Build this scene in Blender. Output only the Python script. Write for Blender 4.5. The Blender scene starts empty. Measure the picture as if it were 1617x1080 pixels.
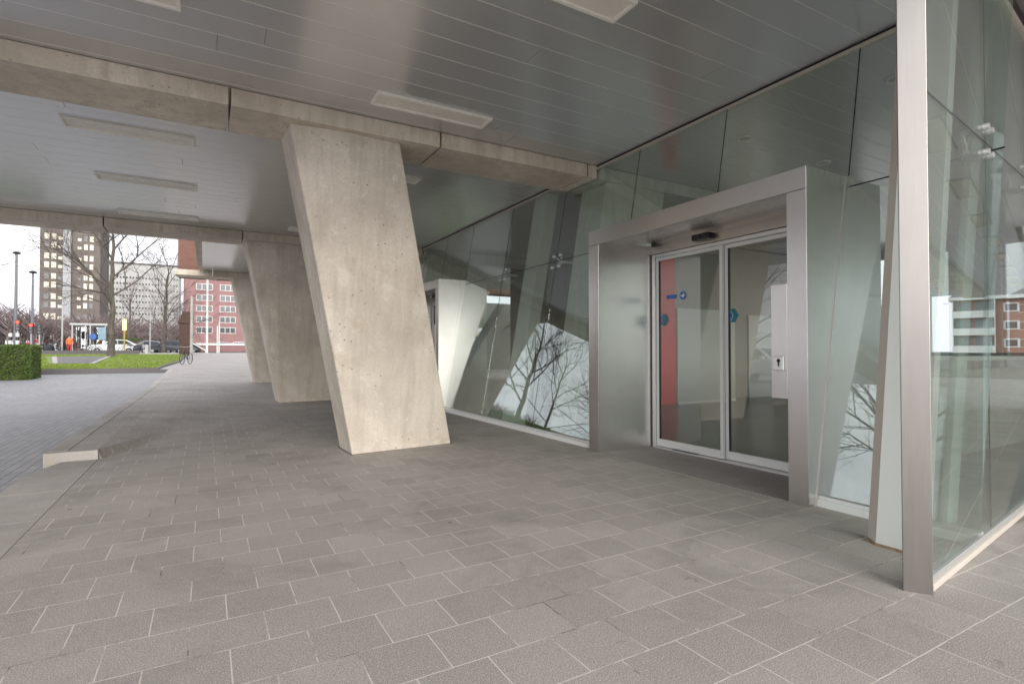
import bpy, bmesh, math, random
from mathutils import Vector, Matrix
random.seed(7)
R = math.radians
sc = bpy.context.scene

# ---------------------------------------------------------------- camera, sky, sun, exposure
cd = bpy.data.cameras.new("camera"); cam = bpy.data.objects.new("camera", cd)
sc.collection.objects.link(cam); sc.camera = cam
cd.sensor_width = 36.0; cd.lens = 18.92; cd.clip_start = 0.05; cd.clip_end = 3000
cam.location = (0, 0, 1.25)
cam.rotation_euler = (R(90 + 0.94), 0, -R(29.68))

SUN_EL, SUN_AZ = R(15), R(186)
w = bpy.data.worlds.new("World"); sc.world = w; w.use_nodes = True
nt = w.node_tree; nt.nodes.clear()
wo = nt.nodes.new('ShaderNodeOutputWorld'); bg = nt.nodes.new('ShaderNodeBackground')
sky = nt.nodes.new('ShaderNodeTexSky'); sky.sky_type = 'NISHITA'; sky.sun_disc = False
sky.sun_elevation = SUN_EL; sky.sun_rotation = SUN_AZ; sky.air_density = 2.0; sky.dust_density = 6.0
tc = nt.nodes.new('ShaderNodeTexCoord'); mp = nt.nodes.new('ShaderNodeMapping'); mp.inputs['Scale'].default_value = (1, 1, 2.5)
cn = nt.nodes.new('ShaderNodeTexNoise'); cn.inputs['Scale'].default_value = 2.0; cn.inputs['Detail'].default_value = 6
cr = nt.nodes.new('ShaderNodeValToRGB')
cr.color_ramp.elements[0].position = 0.3; cr.color_ramp.elements[0].color = (6.2, 6.35, 7.0, 1)
cr.color_ramp.elements[1].position = 0.75; cr.color_ramp.elements[1].color = (9.8, 9.8, 10.2, 1)
mx = nt.nodes.new('ShaderNodeMix'); mx.data_type = 'RGBA'; mx.inputs['Factor'].default_value = 0.93
bg.inputs['Strength'].default_value = 0.068
L = nt.links.new
L(tc.outputs['Generated'], mp.inputs['Vector']); L(mp.outputs['Vector'], cn.inputs['Vector']); L(cn.outputs['Fac'], cr.inputs['Fac'])
L(sky.outputs['Color'], mx.inputs['A']); L(cr.outputs['Color'], mx.inputs['B'])
L(mx.outputs['Result'], bg.inputs['Color']); L(bg.outputs['Background'], wo.inputs['Surface'])

sd = bpy.data.lights.new("sun", 'SUN'); sd.energy = 1.5; sd.angle = R(50); sd.color = (1, 0.97, 0.93)
so = bpy.data.objects.new("sun", sd); sc.collection.objects.link(so)
so.rotation_euler = (R(90) - SUN_EL, 0, -R(6))
sc.view_settings.view_transform = 'Standard'; sc.view_settings.look = 'None'
sc.view_settings.exposure = 1.48; sc.view_settings.gamma = 1.0
sc.cycles.max_bounces = 10; sc.cycles.diffuse_bounces = 5; sc.cycles.glossy_bounces = 6
sc.cycles.transparent_max_bounces = 24; sc.cycles.transmission_bounces = 8

# ---------------------------------------------------------------- material helpers
MATS = {}
class NT:
    def __init__(s, name):
        s.m = bpy.data.materials.new(name); s.m.use_nodes = True; s.t = s.m.node_tree; s.t.nodes.clear()
        s.out = s.n('ShaderNodeOutputMaterial'); s.tc = s.n('ShaderNodeTexCoord'); MATS[name] = s.m
    def n(s, k, **kw):
        x = s.t.nodes.new(k)
        for a, b in kw.items():
            if a in ('data_type', 'operation', 'feature', 'distance', 'noise_dimensions', 'offset', 'offset_frequency', 'squash', 'direction', 'distribution', 'blend_type', 'clamp_factor', 'wave_type', 'bands_direction'): setattr(x, a, b)
            else: s.set(x, a, b)
        return x
    def set(s, x, a, b):
        i = x.inputs[a] if not isinstance(a, str) or a in x.inputs else x.inputs[a.replace('_', ' ')]
        if hasattr(b, 'is_output') or isinstance(b, bpy.types.NodeSocket): s.t.links.new(b, i)
        else: i.default_value = b
    def map(s, scale=(1, 1, 1), rot=(0, 0, 0), loc=(0, 0, 0), src=None):
        m = s.n('ShaderNodeMapping'); s.t.links.new(src or s.tc.outputs['Object'], m.inputs['Vector'])
        m.inputs['Scale'].default_value = scale; m.inputs['Rotation'].default_value = rot; m.inputs['Location'].default_value = loc
        return m.outputs['Vector']
    def noise(s, scale, detail=4, rough=.5, vec=None, dist=0):
        x = s.n('ShaderNodeTexNoise', Scale=scale, Detail=detail, Roughness=rough, Distortion=dist)
        s.t.links.new(vec or s.tc.outputs['Object'], x.inputs['Vector']); return x.outputs['Fac']
    def ramp(s, f, stops):
        r = s.n('ShaderNodeValToRGB'); s.t.links.new(f, r.inputs['Fac']); e = r.color_ramp.elements
        while len(e) < len(stops): e.new(0.5)
        for q, (p, c) in zip(e, stops):
            q.position = p; q.color = (c, c, c, 1) if isinstance(c, (int, float)) else (*c, 1)
        return r.outputs['Color']
    def mix(s, f, a, b, blend='MIX'):
        x = s.n('ShaderNodeMix', data_type='RGBA'); x.blend_type = blend
        for k, v in (('Factor', f), ('A', a), ('B', b)):
            i = [q for q in x.inputs if q.name == k and (q.type == 'RGBA' if k != 'Factor' else q.type == 'VALUE')][0]
            if isinstance(v, bpy.types.NodeSocket): s.t.links.new(v, i)
            elif k == 'Factor': i.default_value = v
            else: i.default_value = (*v, 1) if len(v) == 3 else v
        return [o for o in x.outputs if o.type == 'RGBA'][0]
    def math(s, op, a, b=0.0, c=None):
        x = s.n('ShaderNodeMath', operation=op)
        for i, v in enumerate([a, b] + ([c] if c is not None else [])):
            if isinstance(v, bpy.types.NodeSocket): s.t.links.new(v, x.inputs[i])
            else: x.inputs[i].default_value = v
        return x.outputs[0]
    def bump(s, h, strength=.3, dist=.01, normal=None):
        x = s.n('ShaderNodeBump', Strength=strength, Distance=dist); s.t.links.new(h, x.inputs['Height'])
        if normal: s.t.links.new(normal, x.inputs['Normal'])
        return x.outputs['Normal']
    def pbr(s, color, rough=.6, metal=0., normal=None, **kw):
        p = s.n('ShaderNodeBsdfPrincipled')
        for k, v in (('Base Color', color), ('Roughness', rough), ('Metallic', metal)):
            if isinstance(v, bpy.types.NodeSocket): s.t.links.new(v, p.inputs[k])
            else: p.inputs[k].default_value = (*v, 1) if isinstance(v, tuple) and len(v) == 3 else v
        if normal: s.t.links.new(normal, p.inputs['Normal'])
        for k, v in kw.items(): s.set(p, k, v)
        s.t.links.new(p.outputs[0], s.out.inputs['Surface']); return s.m

def plain(name, col, rough=.5, metal=0., var=.12, scale=8., bump=0.):
    t = NT(name); f = t.noise(scale, 5, .6)
    c = t.mix(f, tuple(x * (1 - var) for x in col), tuple(min(1, x * (1 + var)) for x in col))
    return t.pbr(c, rough, metal, t.bump(t.noise(scale * 6, 3), bump, .01) if bump else None)

# paving slabs: exposed-aggregate tiles, half bond, pale sandy joints
def mat_slabs():
    t = NT('slab_paving')
    wob = t.noise(1.3, 2)
    wv = t.n('ShaderNodeVectorMath', operation='MULTIPLY_ADD')
    nc = t.n('ShaderNodeTexNoise', Scale=9.0, Detail=2.0); t.t.links.new(t.tc.outputs['Object'], nc.inputs['Vector'])
    t.t.links.new(nc.outputs['Color'], wv.inputs[0]); wv.inputs[1].default_value = (.005, .005, 0)
    t.t.links.new(t.map(loc=(.05, .0585, 0)), wv.inputs[2])
    def brick(mortar, smooth=0.1):
        b = t.n('ShaderNodeTexBrick', Scale=1.0); b.offset = .5; b.inputs['Brick Width'].default_value = .305
        b.inputs['Row Height'].default_value = .2918; b.inputs['Mortar Size'].default_value = mortar
        b.inputs['Mortar Smooth'].default_value = smooth; b.inputs['Bias'].default_value = 0
        b.inputs['Color1'].default_value = (0, 0, 0, 1); b.inputs['Color2'].default_value = (1, 1, 1, 1); b.inputs['Mortar'].default_value = (.5, .5, .5, 1)
        t.t.links.new(wv.outputs[0], b.inputs['Vector']); return b
    b = brick(.0032, .2)
    per = t.ramp(b.outputs['Color'], [(0, (.375, .343, .318)), (.5, (.425, .39, .362)), (1, (.475, .437, .405))])
    big = t.noise(.5, 5, .65); col = t.mix(t.ramp(big, [(.35, 0.), (.7, .75)]), per, (.325, .297, .272))
    moss = t.ramp(t.noise(1.7, 6, .75), [(.52, 0.), (.68, .42)]); col = t.mix(moss, col, (.37, .34, .275))
    sp = t.noise(230, 2, .8); sp2 = t.noise(150, 2, .8)
    col = t.mix(t.ramp(sp, [(.37, .9), (.49, 0.)]), col, (.08, .074, .07))
    col = t.mix(t.ramp(sp2, [(.54, 0.), (.64, .65)]), col, (.72, .69, .66))
    st = t.ramp(t.noise(3.1, 6, .62, dist=.8), [(.68, 0.), (.73, .7)]); col = t.mix(st, col, (.13, .12, .105))
    dk = t.ramp(t.noise(.85, 7, .72, dist=.5), [(.50, 0.), (.66, .55)]); col = t.mix(dk, col, (.22, .205, .19))
    v = t.n('ShaderNodeTexVoronoi', Scale=1.7); t.t.links.new(t.map(), v.inputs['Vector']); gum = t.ramp(v.outputs['Distance'], [(.022, .75), (.034, 0.)]); col = t.mix(gum, col, (.10, .09, .085))
    mc = t.mix(t.ramp(t.noise(1.6, 5, .75), [(.36, 0.), (.50, 1.)]), (.15, .135, .12), (.64, .59, .53))
    col = t.mix(b.outputs['Fac'], col, mc)
    h = t.math('SUBTRACT', t.math('ADD', t.math('MULTIPLY', sp2, .35), t.math('MULTIPLY', b.outputs['Color'], .12)), b.outputs['Fac'])
    rg = t.ramp(t.noise(1.1, 4, .6), [(.3, .62), (.7, .82)])
    t.pbr(col, rg, 0., t.bump(h, .6, .005))
mat_slabs()

def mat_clinker(name, c1, c2, mort, bw=.2, rh=.1, rough=.55, loc=(0, 0, 0), rot=0):
    t = NT(name); b = t.n('ShaderNodeTexBrick', Scale=1.0); b.offset = .5
    for k, v in (('Brick Width', bw), ('Row Height', rh), ('Mortar Size', .006), ('Mortar Smooth', .4)): b.inputs[k].default_value = v
    b.inputs['Color1'].default_value = (*c1, 1); b.inputs['Color2'].default_value = (*c2, 1); b.inputs['Mortar'].default_value = (*mort, 1)
    t.t.links.new(t.map(rot=(0, 0, rot), loc=loc), b.inputs['Vector'])
    c = t.mix(t.ramp(t.noise(.8, 5, .6), [(.3, 0.), (.75, .5)]), b.outputs['Color'], tuple(x * .7 for x in c1))
    c = t.mix(t.ramp(t.noise(60, 3, .7), [(.5, 0.), (.75, .35)]), c, (.5, .49, .48))
    h = t.math('SUBTRACT', t.noise(14, 3), b.outputs['Fac'])
    t.pbr(c, rough, 0., t.bump(h, .6, .01))
mat_clinker('road_clinkers', (.27, .27, .285), (.36, .36, .375), (.09, .085, .08), rot=R(90))
mat_clinker('path_clinkers', (.11, .105, .11), (.16, .15, .155), (.07, .07, .07))

def mat_brickwall(name, c1, c2, mort, axis='xz', scale=1.0):
    t = NT(name); sx = t.n('ShaderNodeSeparateXYZ'); t.t.links.new(t.tc.outputs['Object'], sx.inputs[0])
    cb = t.n('ShaderNodeCombineXYZ'); t.t.links.new(t.math('ADD', sx.outputs[0], sx.outputs[1]), cb.inputs[0]); t.t.links.new(sx.outputs[2], cb.inputs[1])
    b = t.n('ShaderNodeTexBrick', Scale=scale); b.offset = .5
    for k, v in (('Brick Width', .22), ('Row Height', .065), ('Mortar Size', .006)): b.inputs[k].default_value = v
    b.inputs['Color1'].default_value = (*c1, 1); b.inputs['Color2'].default_value = (*c2, 1); b.inputs['Mortar'].default_value = (*mort, 1)
    t.t.links.new(cb.outputs[0], b.inputs['Vector'])
    c = t.mix(t.ramp(t.noise(.6, 5, .6), [(.3, 0.), (.7, .45)]), b.outputs['Color'], tuple(x * .65 for x in c1))
    t.pbr(c, .85, 0., t.bump(b.outputs['Fac'], -.4, .01))
mat_brickwall('tower_brick', (.14, .115, .10), (.19, .16, .14), (.16, .15, .14))  # lighter and greyer, with distance haze put into the brick colour
mat_brickwall('red_brick', (.29, .15, .15), (.35, .19, .185), (.28, .22, .21))  # pinkish tint puts distance haze into the brick colour
mat_brickwall('orange_brick', (.40, .20, .14), (.47, .25, .17), (.35, .27, .23))
mat_brickwall('brown_brick', (.16, .075, .055), (.21, .10, .07), (.15, .12, .10))

mat_brickwall('dark_brick', (.075, .04, .033), (.11, .055, .045), (.08, .06, .05))
def mat_concrete(name, ca, cb_, pits=True, streak=.5):
    t = NT(name)
    f = t.noise(.9, 7, .62, dist=.4); c = t.mix(t.ramp(f, [(.32, 0.), (.68, 1.)]), tuple(x * .78 for x in ca), cb_)
    s2 = t.noise(1.0, 5, .6, vec=t.map(scale=(7, 7, .8)))
    c = t.mix(t.ramp(s2, [(.46, 0.), (.66, streak)]), c, tuple(x * .66 for x in ca))
    s3 = t.noise(1.0, 3, .6, vec=t.map(scale=(14, 14, .5), loc=(3, 1, 2))); c = t.mix(t.ramp(s3, [(.60, 0.), (.70, .22)]), c, (.34, .30, .25))
    c = t.mix(t.ramp(t.noise(2.4, 5, .7), [(.56, 0.), (.70, .5)]), c, (.40, .31, .21))
    c = t.mix(t.ramp(t.noise(4.5, 6, .75, dist=1.2), [(.58, 0.), (.68, .4)]), c, tuple(min(.8, x * 1.25) for x in cb_))
    c = t.mix(t.ramp(t.noise(40, 4, .7), [(.3, .35), (.6, 0.)]), c, tuple(x * .6 for x in ca))
    h = t.noise(30, 5, .6)
    if pits:
        v = t.n('ShaderNodeTexVoronoi', Scale=11.0); t.t.links.new(t.map(scale=(1, 1, 1)), v.inputs['Vector'])
        pm = t.math('MULTIPLY', t.ramp(v.outputs['Distance'], [(.07, 1.), (.13, 0.)]), t.ramp(t.noise(1.9, 3), [(.46, 0.), (.54, 1.)]))
        c = t.mix(t.math('MULTIPLY', pm, .75), c, (.09, .075, .06)); h = t.math('SUBTRACT', h, t.math('MULTIPLY', pm, 1.2))
    t.pbr(c, .82, 0., t.bump(h, .25, .006))
mat_concrete('column_concrete', (.62, .545, .46), (.73, .66, .57))
mat_concrete('beam_concrete', (.69, .60, .485), (.80, .715, .60))
mat_concrete('inner_concrete', (.70, .69, .60), (.80, .79, .71))
mat_concrete('kerb_stone', (.41, .385, .36), (.50, .47, .44), pits=False, streak=.2)
mat_concrete('pale_concrete', (.46, .44, .40), (.56, .54, .50), pits=False)

def mat_ceiling():
    t = NT('ceiling_metal')
    f = t.noise(.35, 3, .5); c = t.mix(f, (.57, .565, .565), (.63, .62, .615))
    oi = t.n('ShaderNodeNewGeometry'); c = t.mix(t.math('MULTIPLY', oi.outputs['Random Per Island'], .25), c, (.52, .52, .525))
    t.pbr(c, t.math('ADD', t.math('MULTIPLY', f, .08), .27), .5, **{'Coat Weight': 1.0, 'Coat Roughness': .16, 'Coat IOR': 1.7})
mat_ceiling()

def mat_steel(name, col, ax=(40, 40, .5), r0=.26, r1=.42, tint=None):
    t = NT(name)
    g = t.noise(6.0, 4, .7, vec=t.map(scale=ax)); cl = t.noise(.9, 4, .6)
    c = t.mix(g, tuple(x * .88 for x in col), tuple(min(1, x * 1.06) for x in col))
    c = t.mix(t.ramp(cl, [(.35, 0.), (.7, .55)]), c, tint or tuple(x * .8 for x in col))
    rr = t.math('ADD', t.math('MULTIPLY', g, r1 - r0), t.math('ADD', t.math('MULTIPLY', cl, .10), r0))
    t.pbr(c, rr, 1.0, t.bump(t.math('ADD', g, t.math('MULTIPLY', cl, 2.)), .06, .003))
mat_steel('brushed_steel', (.62, .595, .57), r0=.17, r1=.34, tint=(.46, .43, .405))
mat_steel('brushed_steel_flat', (.62, .595, .57), ax=(60, .8, 60), r0=.17, r1=.34, tint=(.46, .43, .405))
mat_steel('reveal_steel', (.72, .70, .675), ax=(30, 30, 1.5), r0=.2, r1=.32, tint=(.60, .57, .55))
mat_steel('post_steel', (.40, .38, .36), r0=.2, r1=.4, tint=(.28, .26, .245))
mat_steel('aluminium', (.80, .80, .79), r0=.38, r1=.5, tint=(.74, .74, .74))
mat_steel('mirror_steel', (.62, .60, .58), ax=(30, 2, 30), r0=.16, r1=.28)

def mat_glass(name, tint, base, gtint=(1, 1, 1), dirt=.02):
    t = NT(name); lw = t.n('ShaderNodeLayerWeight', Blend=.5)
    f = t.math('ADD', t.math('MULTIPLY', t.math('POWER', lw.outputs['Facing'], 4.0), 1 - base), base)
    tr = t.n('ShaderNodeBsdfTransparent', Color=(*tint, 1)); gl = t.n('ShaderNodeBsdfGlossy', Color=(*gtint, 1), Roughness=0.0)
    t.t.links.new(t.bump(t.noise(.7, 2), .01, .01), gl.inputs['Normal'])
    m1 = t.n('ShaderNodeMixShader'); t.t.links.new(f, m1.inputs[0]); t.t.links.new(tr.outputs[0], m1.inputs[1]); t.t.links.new(gl.outputs[0], m1.inputs[2])
    df = t.n('ShaderNodeBsdfDiffuse', Color=(.55, .58, .56, 1)); m2 = t.n('ShaderNodeMixShader')
    t.t.links.new(t.math('MULTIPLY', t.ramp(t.noise(1.7, 5, .7), [(.4, 0.2), (.8, 1.)]), dirt), m2.inputs[0])
    t.t.links.new(m1.outputs[0], m2.inputs[1]); t.t.links.new(df.outputs[0], m2.inputs[2])
    t.t.links.new(m2.outputs[0], t.out.inputs['Surface'])
mat_glass('facade_glass', (.90, .955, .93), .17, (.93, .97, .96), .02)
mat_glass('screen_glass', (.89, .94, .92), .11, (.95, .98, .97), .035)
mat_glass('door_glass', (.93, .95, .92), .06, (1, 1, 1), .01)
mat_glass('far_glass', (.5, .55, .55), .25)

def mat_emit(name, col, s):
    t = NT(name); e = t.n('ShaderNodeEmission', Strength=s)
    f = t.noise(1.5, 3); c = t.mix(f, tuple(x * .7 for x in col), col); t.t.links.new(c, e.inputs['Color'])
    t.t.links.new(e.outputs[0], t.out.inputs['Surface'])
mat_emit('lit_window', (1.0, .91, .74), .62); mat_emit('red_lamp', (1, .05, .03), 3.0); mat_emit('sign_glow', (1, .72, .25), 1.6)
plain('black_rubber', (.03, .03, .032), .6); plain('black_metal', (.02, .02, .022), .4); plain('lamp_grey', (.17, .18, .20), .5)
plain('galvanised', (.42, .43, .44), .45, .3); plain('white_paint', (.74, .75, .72), .45, 0, .05, 3)
plain('white_steel', (.70, .70, .67), .38, 0, .06, 1.5, .02); plain('beige_steel', (.58, .53, .47), .45, 0, .1, 1.5)
plain('fixture_frame', (.85, .82, .76), .5, 0, .15, 12); plain('fixture_diffuser', (.80, .76, .68), .35, 0, .15, 5)
plain('joint_grime', (.10, .09, .075), .9, 0, .5, 20, .3); plain('rust', (.30, .20, .12), .9, 0, .7, 25, .4); plain('joint_black', (.012, .012, .012), .7)
plain('interior_wall', (.33, .33, .30), .8, 0, .08, 1.2); plain('interior_dark', (.05, .032, .028), .7, 0, .25, 1.5)
plain('interior_red', (.68, .05, .035), .55, 0, .06, 2); plain('frosted_panel', (.56, .58, .56), .4, 0, .06, 1.2)
plain('interior_floor', (.11, .105, .098), .28, 0, .2, 1.5, .05); plain('mat_rubber', (.30, .28, .265), .7, 0, .25, 5, .3)
plain('teal', (.0, .17, .22), .4); plain('sign_blue', (.02, .12, .42), .4); plain('car_white', (.75, .76, .78), .22, 0, .03)
plain('car_silver', (.38, .39, .41), .25, .6, .04); plain('car_dark', (.05, .055, .065), .22, .2, .1); plain('car_blue', (.06, .10, .18), .22, .2, .1)
plain('car_glass', (.03, .035, .04), .08); plain('red_paint', (.55, .03, .03), .35); plain('orange_cloth', (.75, .20, .06), .85, 0, .2, 20)
plain('red_cloth', (.5, .06, .05), .85); plain('skin', (.55, .34, .25), .6); plain('hair', (.05, .03, .02), .7)
plain('office_white', (.47, .47, .455), .8, 0, .06, .3); plain('window_dark', (.055, .06, .07), .15); plain('window_mid', (.20, .215, .23), .2, 0, .5, .5)
plain('asphalt', (.13, .13, .135), .85, 0, .2, 2, .2); plain('roof_dark', (.14, .13, .13), .8); plain('ad_blue', (.22, .36, .44), .4, 0, .5, 1.5)
plain('kiosk_green', (.05, .09, .06), .5); plain('yellow_paint', (.6, .42, .05), .4); plain('bollard_paint', (.5, .5, .48), .6)

def mat_bark():
    t = NT('bark'); f = t.noise(3, 6, .7, vec=t.map(scale=(3, 3, .8)))
    c = t.ramp(f, [(.3, (.055, .045, .038)), (.55, (.12, .105, .085)), (.75, (.17, .16, .12))])
    t.pbr(c, .9, 0., t.bump(t.noise(22, 4, .7, vec=t.map(scale=(1, 1, .3))), .6, .02))
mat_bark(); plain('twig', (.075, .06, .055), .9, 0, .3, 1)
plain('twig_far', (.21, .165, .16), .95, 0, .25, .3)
def mat_leafy(name, a, b, sc_=3.):
    t = NT(name); oi = t.n('ShaderNodeNewGeometry')
    c = t.ramp(t.noise(sc_, 5, .7), [(.3, a), (.7, b)]); t.pbr(c, .65)
mat_leafy('grass', (.14, .20, .025), (.26, .33, .05), 1.5)
mat_leafy('lawn_soil', (.13, .19, .03), (.21, .28, .045), 2.)
mat_leafy('hedge_leaf', (.045, .085, .015), (.12, .17, .03), 5.); mat_leafy('palm_leaf', (.01, .03, .012), (.03, .07, .02), 4.)

# ---------------------------------------------------------------- mesh helpers
COL = sc.collection
class MB:
    def __init__(s): s.v = []; s.f = []; s.mi = []
    def add(s, vs, fs, m=0):
        o = len(s.v); s.v += [tuple(v) for v in vs]; s.f += [tuple(i + o for i in f) for f in fs]; s.mi += [m] * len(fs); return s
    def box(s, x0, x1, y0, y1, z0, z1, m=0):
        return s.hexa([(x0, y0, z0), (x1, y0, z0), (x1, y1, z0), (x0, y1, z0), (x0, y0, z1), (x1, y0, z1), (x1, y1, z1), (x0, y1, z1)], m)
    def hexa(s, v, m=0):
        return s.add(v, [(3, 2, 1, 0), (4, 5, 6, 7), (0, 1, 5, 4), (1, 2, 6, 5), (2, 3, 7, 6), (3, 0, 4, 7)], m)
    def loft(s, a, b, m=0):              # two rings of equal size, bottom and top
        n = len(a); return s.add(list(a) + list(b), [tuple(range(n - 1, -1, -1)), tuple(range(n, 2 * n))] + [(i, (i + 1) % n, n + (i + 1) % n, n + i) for i in range(n)], m)
    def tube(s, p, q, r0, r1=None, n=8, m=0, cap=True):
        r1 = r0 if r1 is None else r1; p = Vector(p); q = Vector(q); d = q - p
        if d.length < 1e-6: return s
        d.normalize(); u = d.orthogonal().normalized(); v = d.cross(u)
        A = [p + (u * math.cos(6.28318 * i / n) + v * math.sin(6.28318 * i / n)) * r0 for i in range(n)]
        B = [q + (u * math.cos(6.28318 * i / n) + v * math.sin(6.28318 * i / n)) * r1 for i in range(n)]
        fs = [(i, (i + 1) % n, n + (i + 1) % n, n + i) for i in range(n)]
        if cap: fs += [tuple(range(n - 1, -1, -1)), tuple(range(n, 2 * n))]
        return s.add(A + B, fs, m)
    def path(s, pts, r, n=6, m=0):
        for a, b in zip(pts[:-1], pts[1:]): s.tube(a, b, r, r, n, m)
        return s
    def torus(s, c, rr, r, axis='y', n=20, k=5, m=0):
        vs = []; fs = []
        for i in range(n):
            a = 6.28318 * i / n
            for j in range(k):
                b = 6.28318 * j / k; e = rr + r * math.cos(b); h = r * math.sin(b)
                q = {'y': (e * math.cos(a), h, e * math.sin(a)), 'z': (e * math.cos(a), e * math.sin(a), h), 'x': (h, e * math.cos(a), e * math.sin(a))}[axis]
                vs.append((c[0] + q[0], c[1] + q[1], c[2] + q[2]))
        for i in range(n):
            for j in range(k): fs.append((i * k + j, ((i + 1) % n) * k + j, ((i + 1) % n) * k + (j + 1) % k, i * k + (j + 1) % k))
        return s.add(vs, fs, m)
    def ball(s, c, rx, ry, rz, n=12, k=8, m=0):
        vs = [(c[0], c[1], c[2] - rz)]; fs = []
        for j in range(1, k):
            a = math.pi * j / k - math.pi / 2
            for i in range(n):
                b = 6.28318 * i / n; vs.append((c[0] + rx * math.cos(a) * math.cos(b), c[1] + ry * math.cos(a) * math.sin(b), c[2] + rz * math.sin(a)))
        vs.append((c[0], c[1], c[2] + rz)); e = len(vs) - 1
        for i in range(n):
            fs.append((0, 1 + (i + 1) % n, 1 + i)); fs.append((e, 1 + (k - 2) * n + i, 1 + (k - 2) * n + (i + 1) % n))
            for j in range(k - 2): fs.append((1 + j * n + i, 1 + j * n + (i + 1) % n, 1 + (j + 1) * n + (i + 1) % n, 1 + (j + 1) * n + i))
        return s.add(vs, fs, m)
    def build(s, name, mat, parent=None, origin=None, smooth=False, bevel=0, fix=True):
        if origin is None: origin = parent.get('_org') if parent is not None and '_org' in parent.keys() else (0, 0, 0)
        ox, oy, oz = origin
        me = bpy.data.meshes.new(name); me.from_pydata([(x - ox, y - oy, z - oz) for x, y, z in s.v], [], s.f)
        mats = mat if isinstance(mat, (list, tuple)) else [mat]
        for m in mats: me.materials.append(MATS[m])
        if len(mats) > 1: me.polygons.foreach_set('material_index', s.mi)
        me.update()
        if fix:
            bm = bmesh.new(); bm.from_mesh(me); bmesh.ops.recalc_face_normals(bm, faces=bm.faces); bm.to_mesh(me); bm.free()
        if smooth: me.polygons.foreach_set('use_smooth', [True] * len(me.polygons))
        o = bpy.data.objects.new(name, me); COL.objects.link(o)
        if parent is not None:
            o.parent = parent
            if '_org' in parent.keys(): o['_org'] = parent['_org']
        else: o.location = origin
        if bevel:
            b = o.modifiers.new('bevel', 'BEVEL'); b.width = bevel; b.segments = 2; b.limit_method = 'ANGLE'; b.angle_limit = R(40)
        return o
def tag(o, label=None, cat=None, group=None, kind=None):
    if label: o['label'] = label
    if cat: o['category'] = cat
    if group: o['group'] = group
    if kind: o['kind'] = kind
    return o
def thing(name, loc, label, cat, group=None):
    o = bpy.data.objects.new(name, None); COL.objects.link(o); o.location = loc; o.empty_display_size = .2
    o['_org'] = tuple(loc); return tag(o, label, cat, group)
def struct(mb, name, mat, **k): return tag(mb.build(name, mat, **k), kind='structure')
def dup(o, parent=None):
    c = o.copy(); COL.objects.link(c)
    if parent is not None: c.parent = parent
    for ch in list(o.children): dup(ch, c)
    return c
def place(proto, loc, rz=0, label=None, scale=1, first=False):
    o = proto if first else dup(proto); o.location = loc; o.rotation_euler = (0, 0, rz); o.scale = (scale,) * 3
    if label: o['label'] = label
    return o
def smooth(t): t = max(0., min(1., t)); return t * t * (3 - 2 * t)

# ---------------------------------------------------------------- ground, pavement, road, kerbs
def rise(Y): return max(0., min(Y, 62.) - 20.) * .022
def pz(X, Y):
    d = max(0., X + 1.06); fold = 7.8 + 2.7 * d; A = .10 * (1 - .45 * smooth(d / 3.)); S = .10 * max(0., 1 - d / .62)
    w = .02 + 1.3 * max(0., min(.4, d)); t = 1. if Y >= fold + w else (0. if Y <= fold else (Y - fold) / w)
    return S * t + (A - S) * smooth((Y - fold) / 3.0) + rise(Y)
def rz(Y): return -.055 + rise(Y)
def grid(xs, ys, zf):
    m = MB(); n = len(xs)
    vs = [(x, y, zf(x, y)) for y in ys for x in xs]
    fs = [(j * n + i, j * n + i + 1, (j + 1) * n + i + 1, (j + 1) * n + i) for j in range(len(ys) - 1) for i in range(n - 1)]
    return m.add(vs, fs)
def fr(a, b, st):
    o = []; x = a
    while x < b - 1e-6: o.append(x); x += st
    return o + [b]
struct(grid([-900, -200, -60, -20, 0, 20, 60, 200, 900], [-600, -200, -60, 0, 20, 30, 40, 50, 62, 100, 300, 1500], lambda x, y: rise(y) - .16), 'ground', 'asphalt', fix=False)
struct(grid(fr(-1.06, -.4, .03) + fr(-.37, 2, .17) + [3, 5, 10, 20, 40], [-45, -10, 0, 5, 7.7] + fr(7.8, 9.8, .03) + fr(9.9, 16, .15) + [18, 20, 30, 40, 50, 62, 79], pz), 'pavement', 'slab_paving', fix=False, smooth=True)
struct(grid([-60, -20, -10, -5, -1.56], [-45, 0, 10, 20, 31.2], lambda x, y: rz(y)), 'road', 'road_clinkers', fix=False)
k = MB()
y = -44.8
while y < 7.0:
    k.box(-1.555, -1.063, y + .001, y + .998, -.3, .002 if y < 3 else .002 - .0 * y); y += 1.0
struct(k, 'near_kerb', 'kerb_stone', bevel=.004)
k = MB(); y = 7.93
while y < 31:
    a, b = y + .006, min(y + .994, 31.2); za, zb = .103 + rise(a), .103 + rise(b)
    k.hexa([(-1.565, a, -.3), (-1.36, a, -.3), (-1.36, b, -.3), (-1.565, b, -.3), (-1.55, a, za + .004), (-1.36, a, za + .004), (-1.36, b, zb + .004), (-1.55, b, zb + .004)]); y += 1.0
struct(k, 'raised_kerb', 'kerb_stone', bevel=.012)
k = MB().box(-1.56, -1.066, 7.8, 7.92, -.3, .105)
struct(k, 'step_kerb', 'kerb_stone', bevel=.01)
struct(grid([-1.425, -1.25, -1.062], [7.921, 10, 15, 20, 31, 41], lambda x, y: .10 + rise(y)), 'pavement_edge', 'slab_paving', fix=False)
struct(MB().hexa([(-1.555, 7.2, -.3), (-1.063, 7.2, -.3), (-1.063, 7.8, -.3), (-1.555, 7.8, -.3), (-1.555, 7.2, .001), (-1.063, 7.2, .001), (-1.063, 7.8, .0), (-1.4, 7.8, .0)]), 'kerb_end', 'kerb_stone', bevel=.01)
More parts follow.
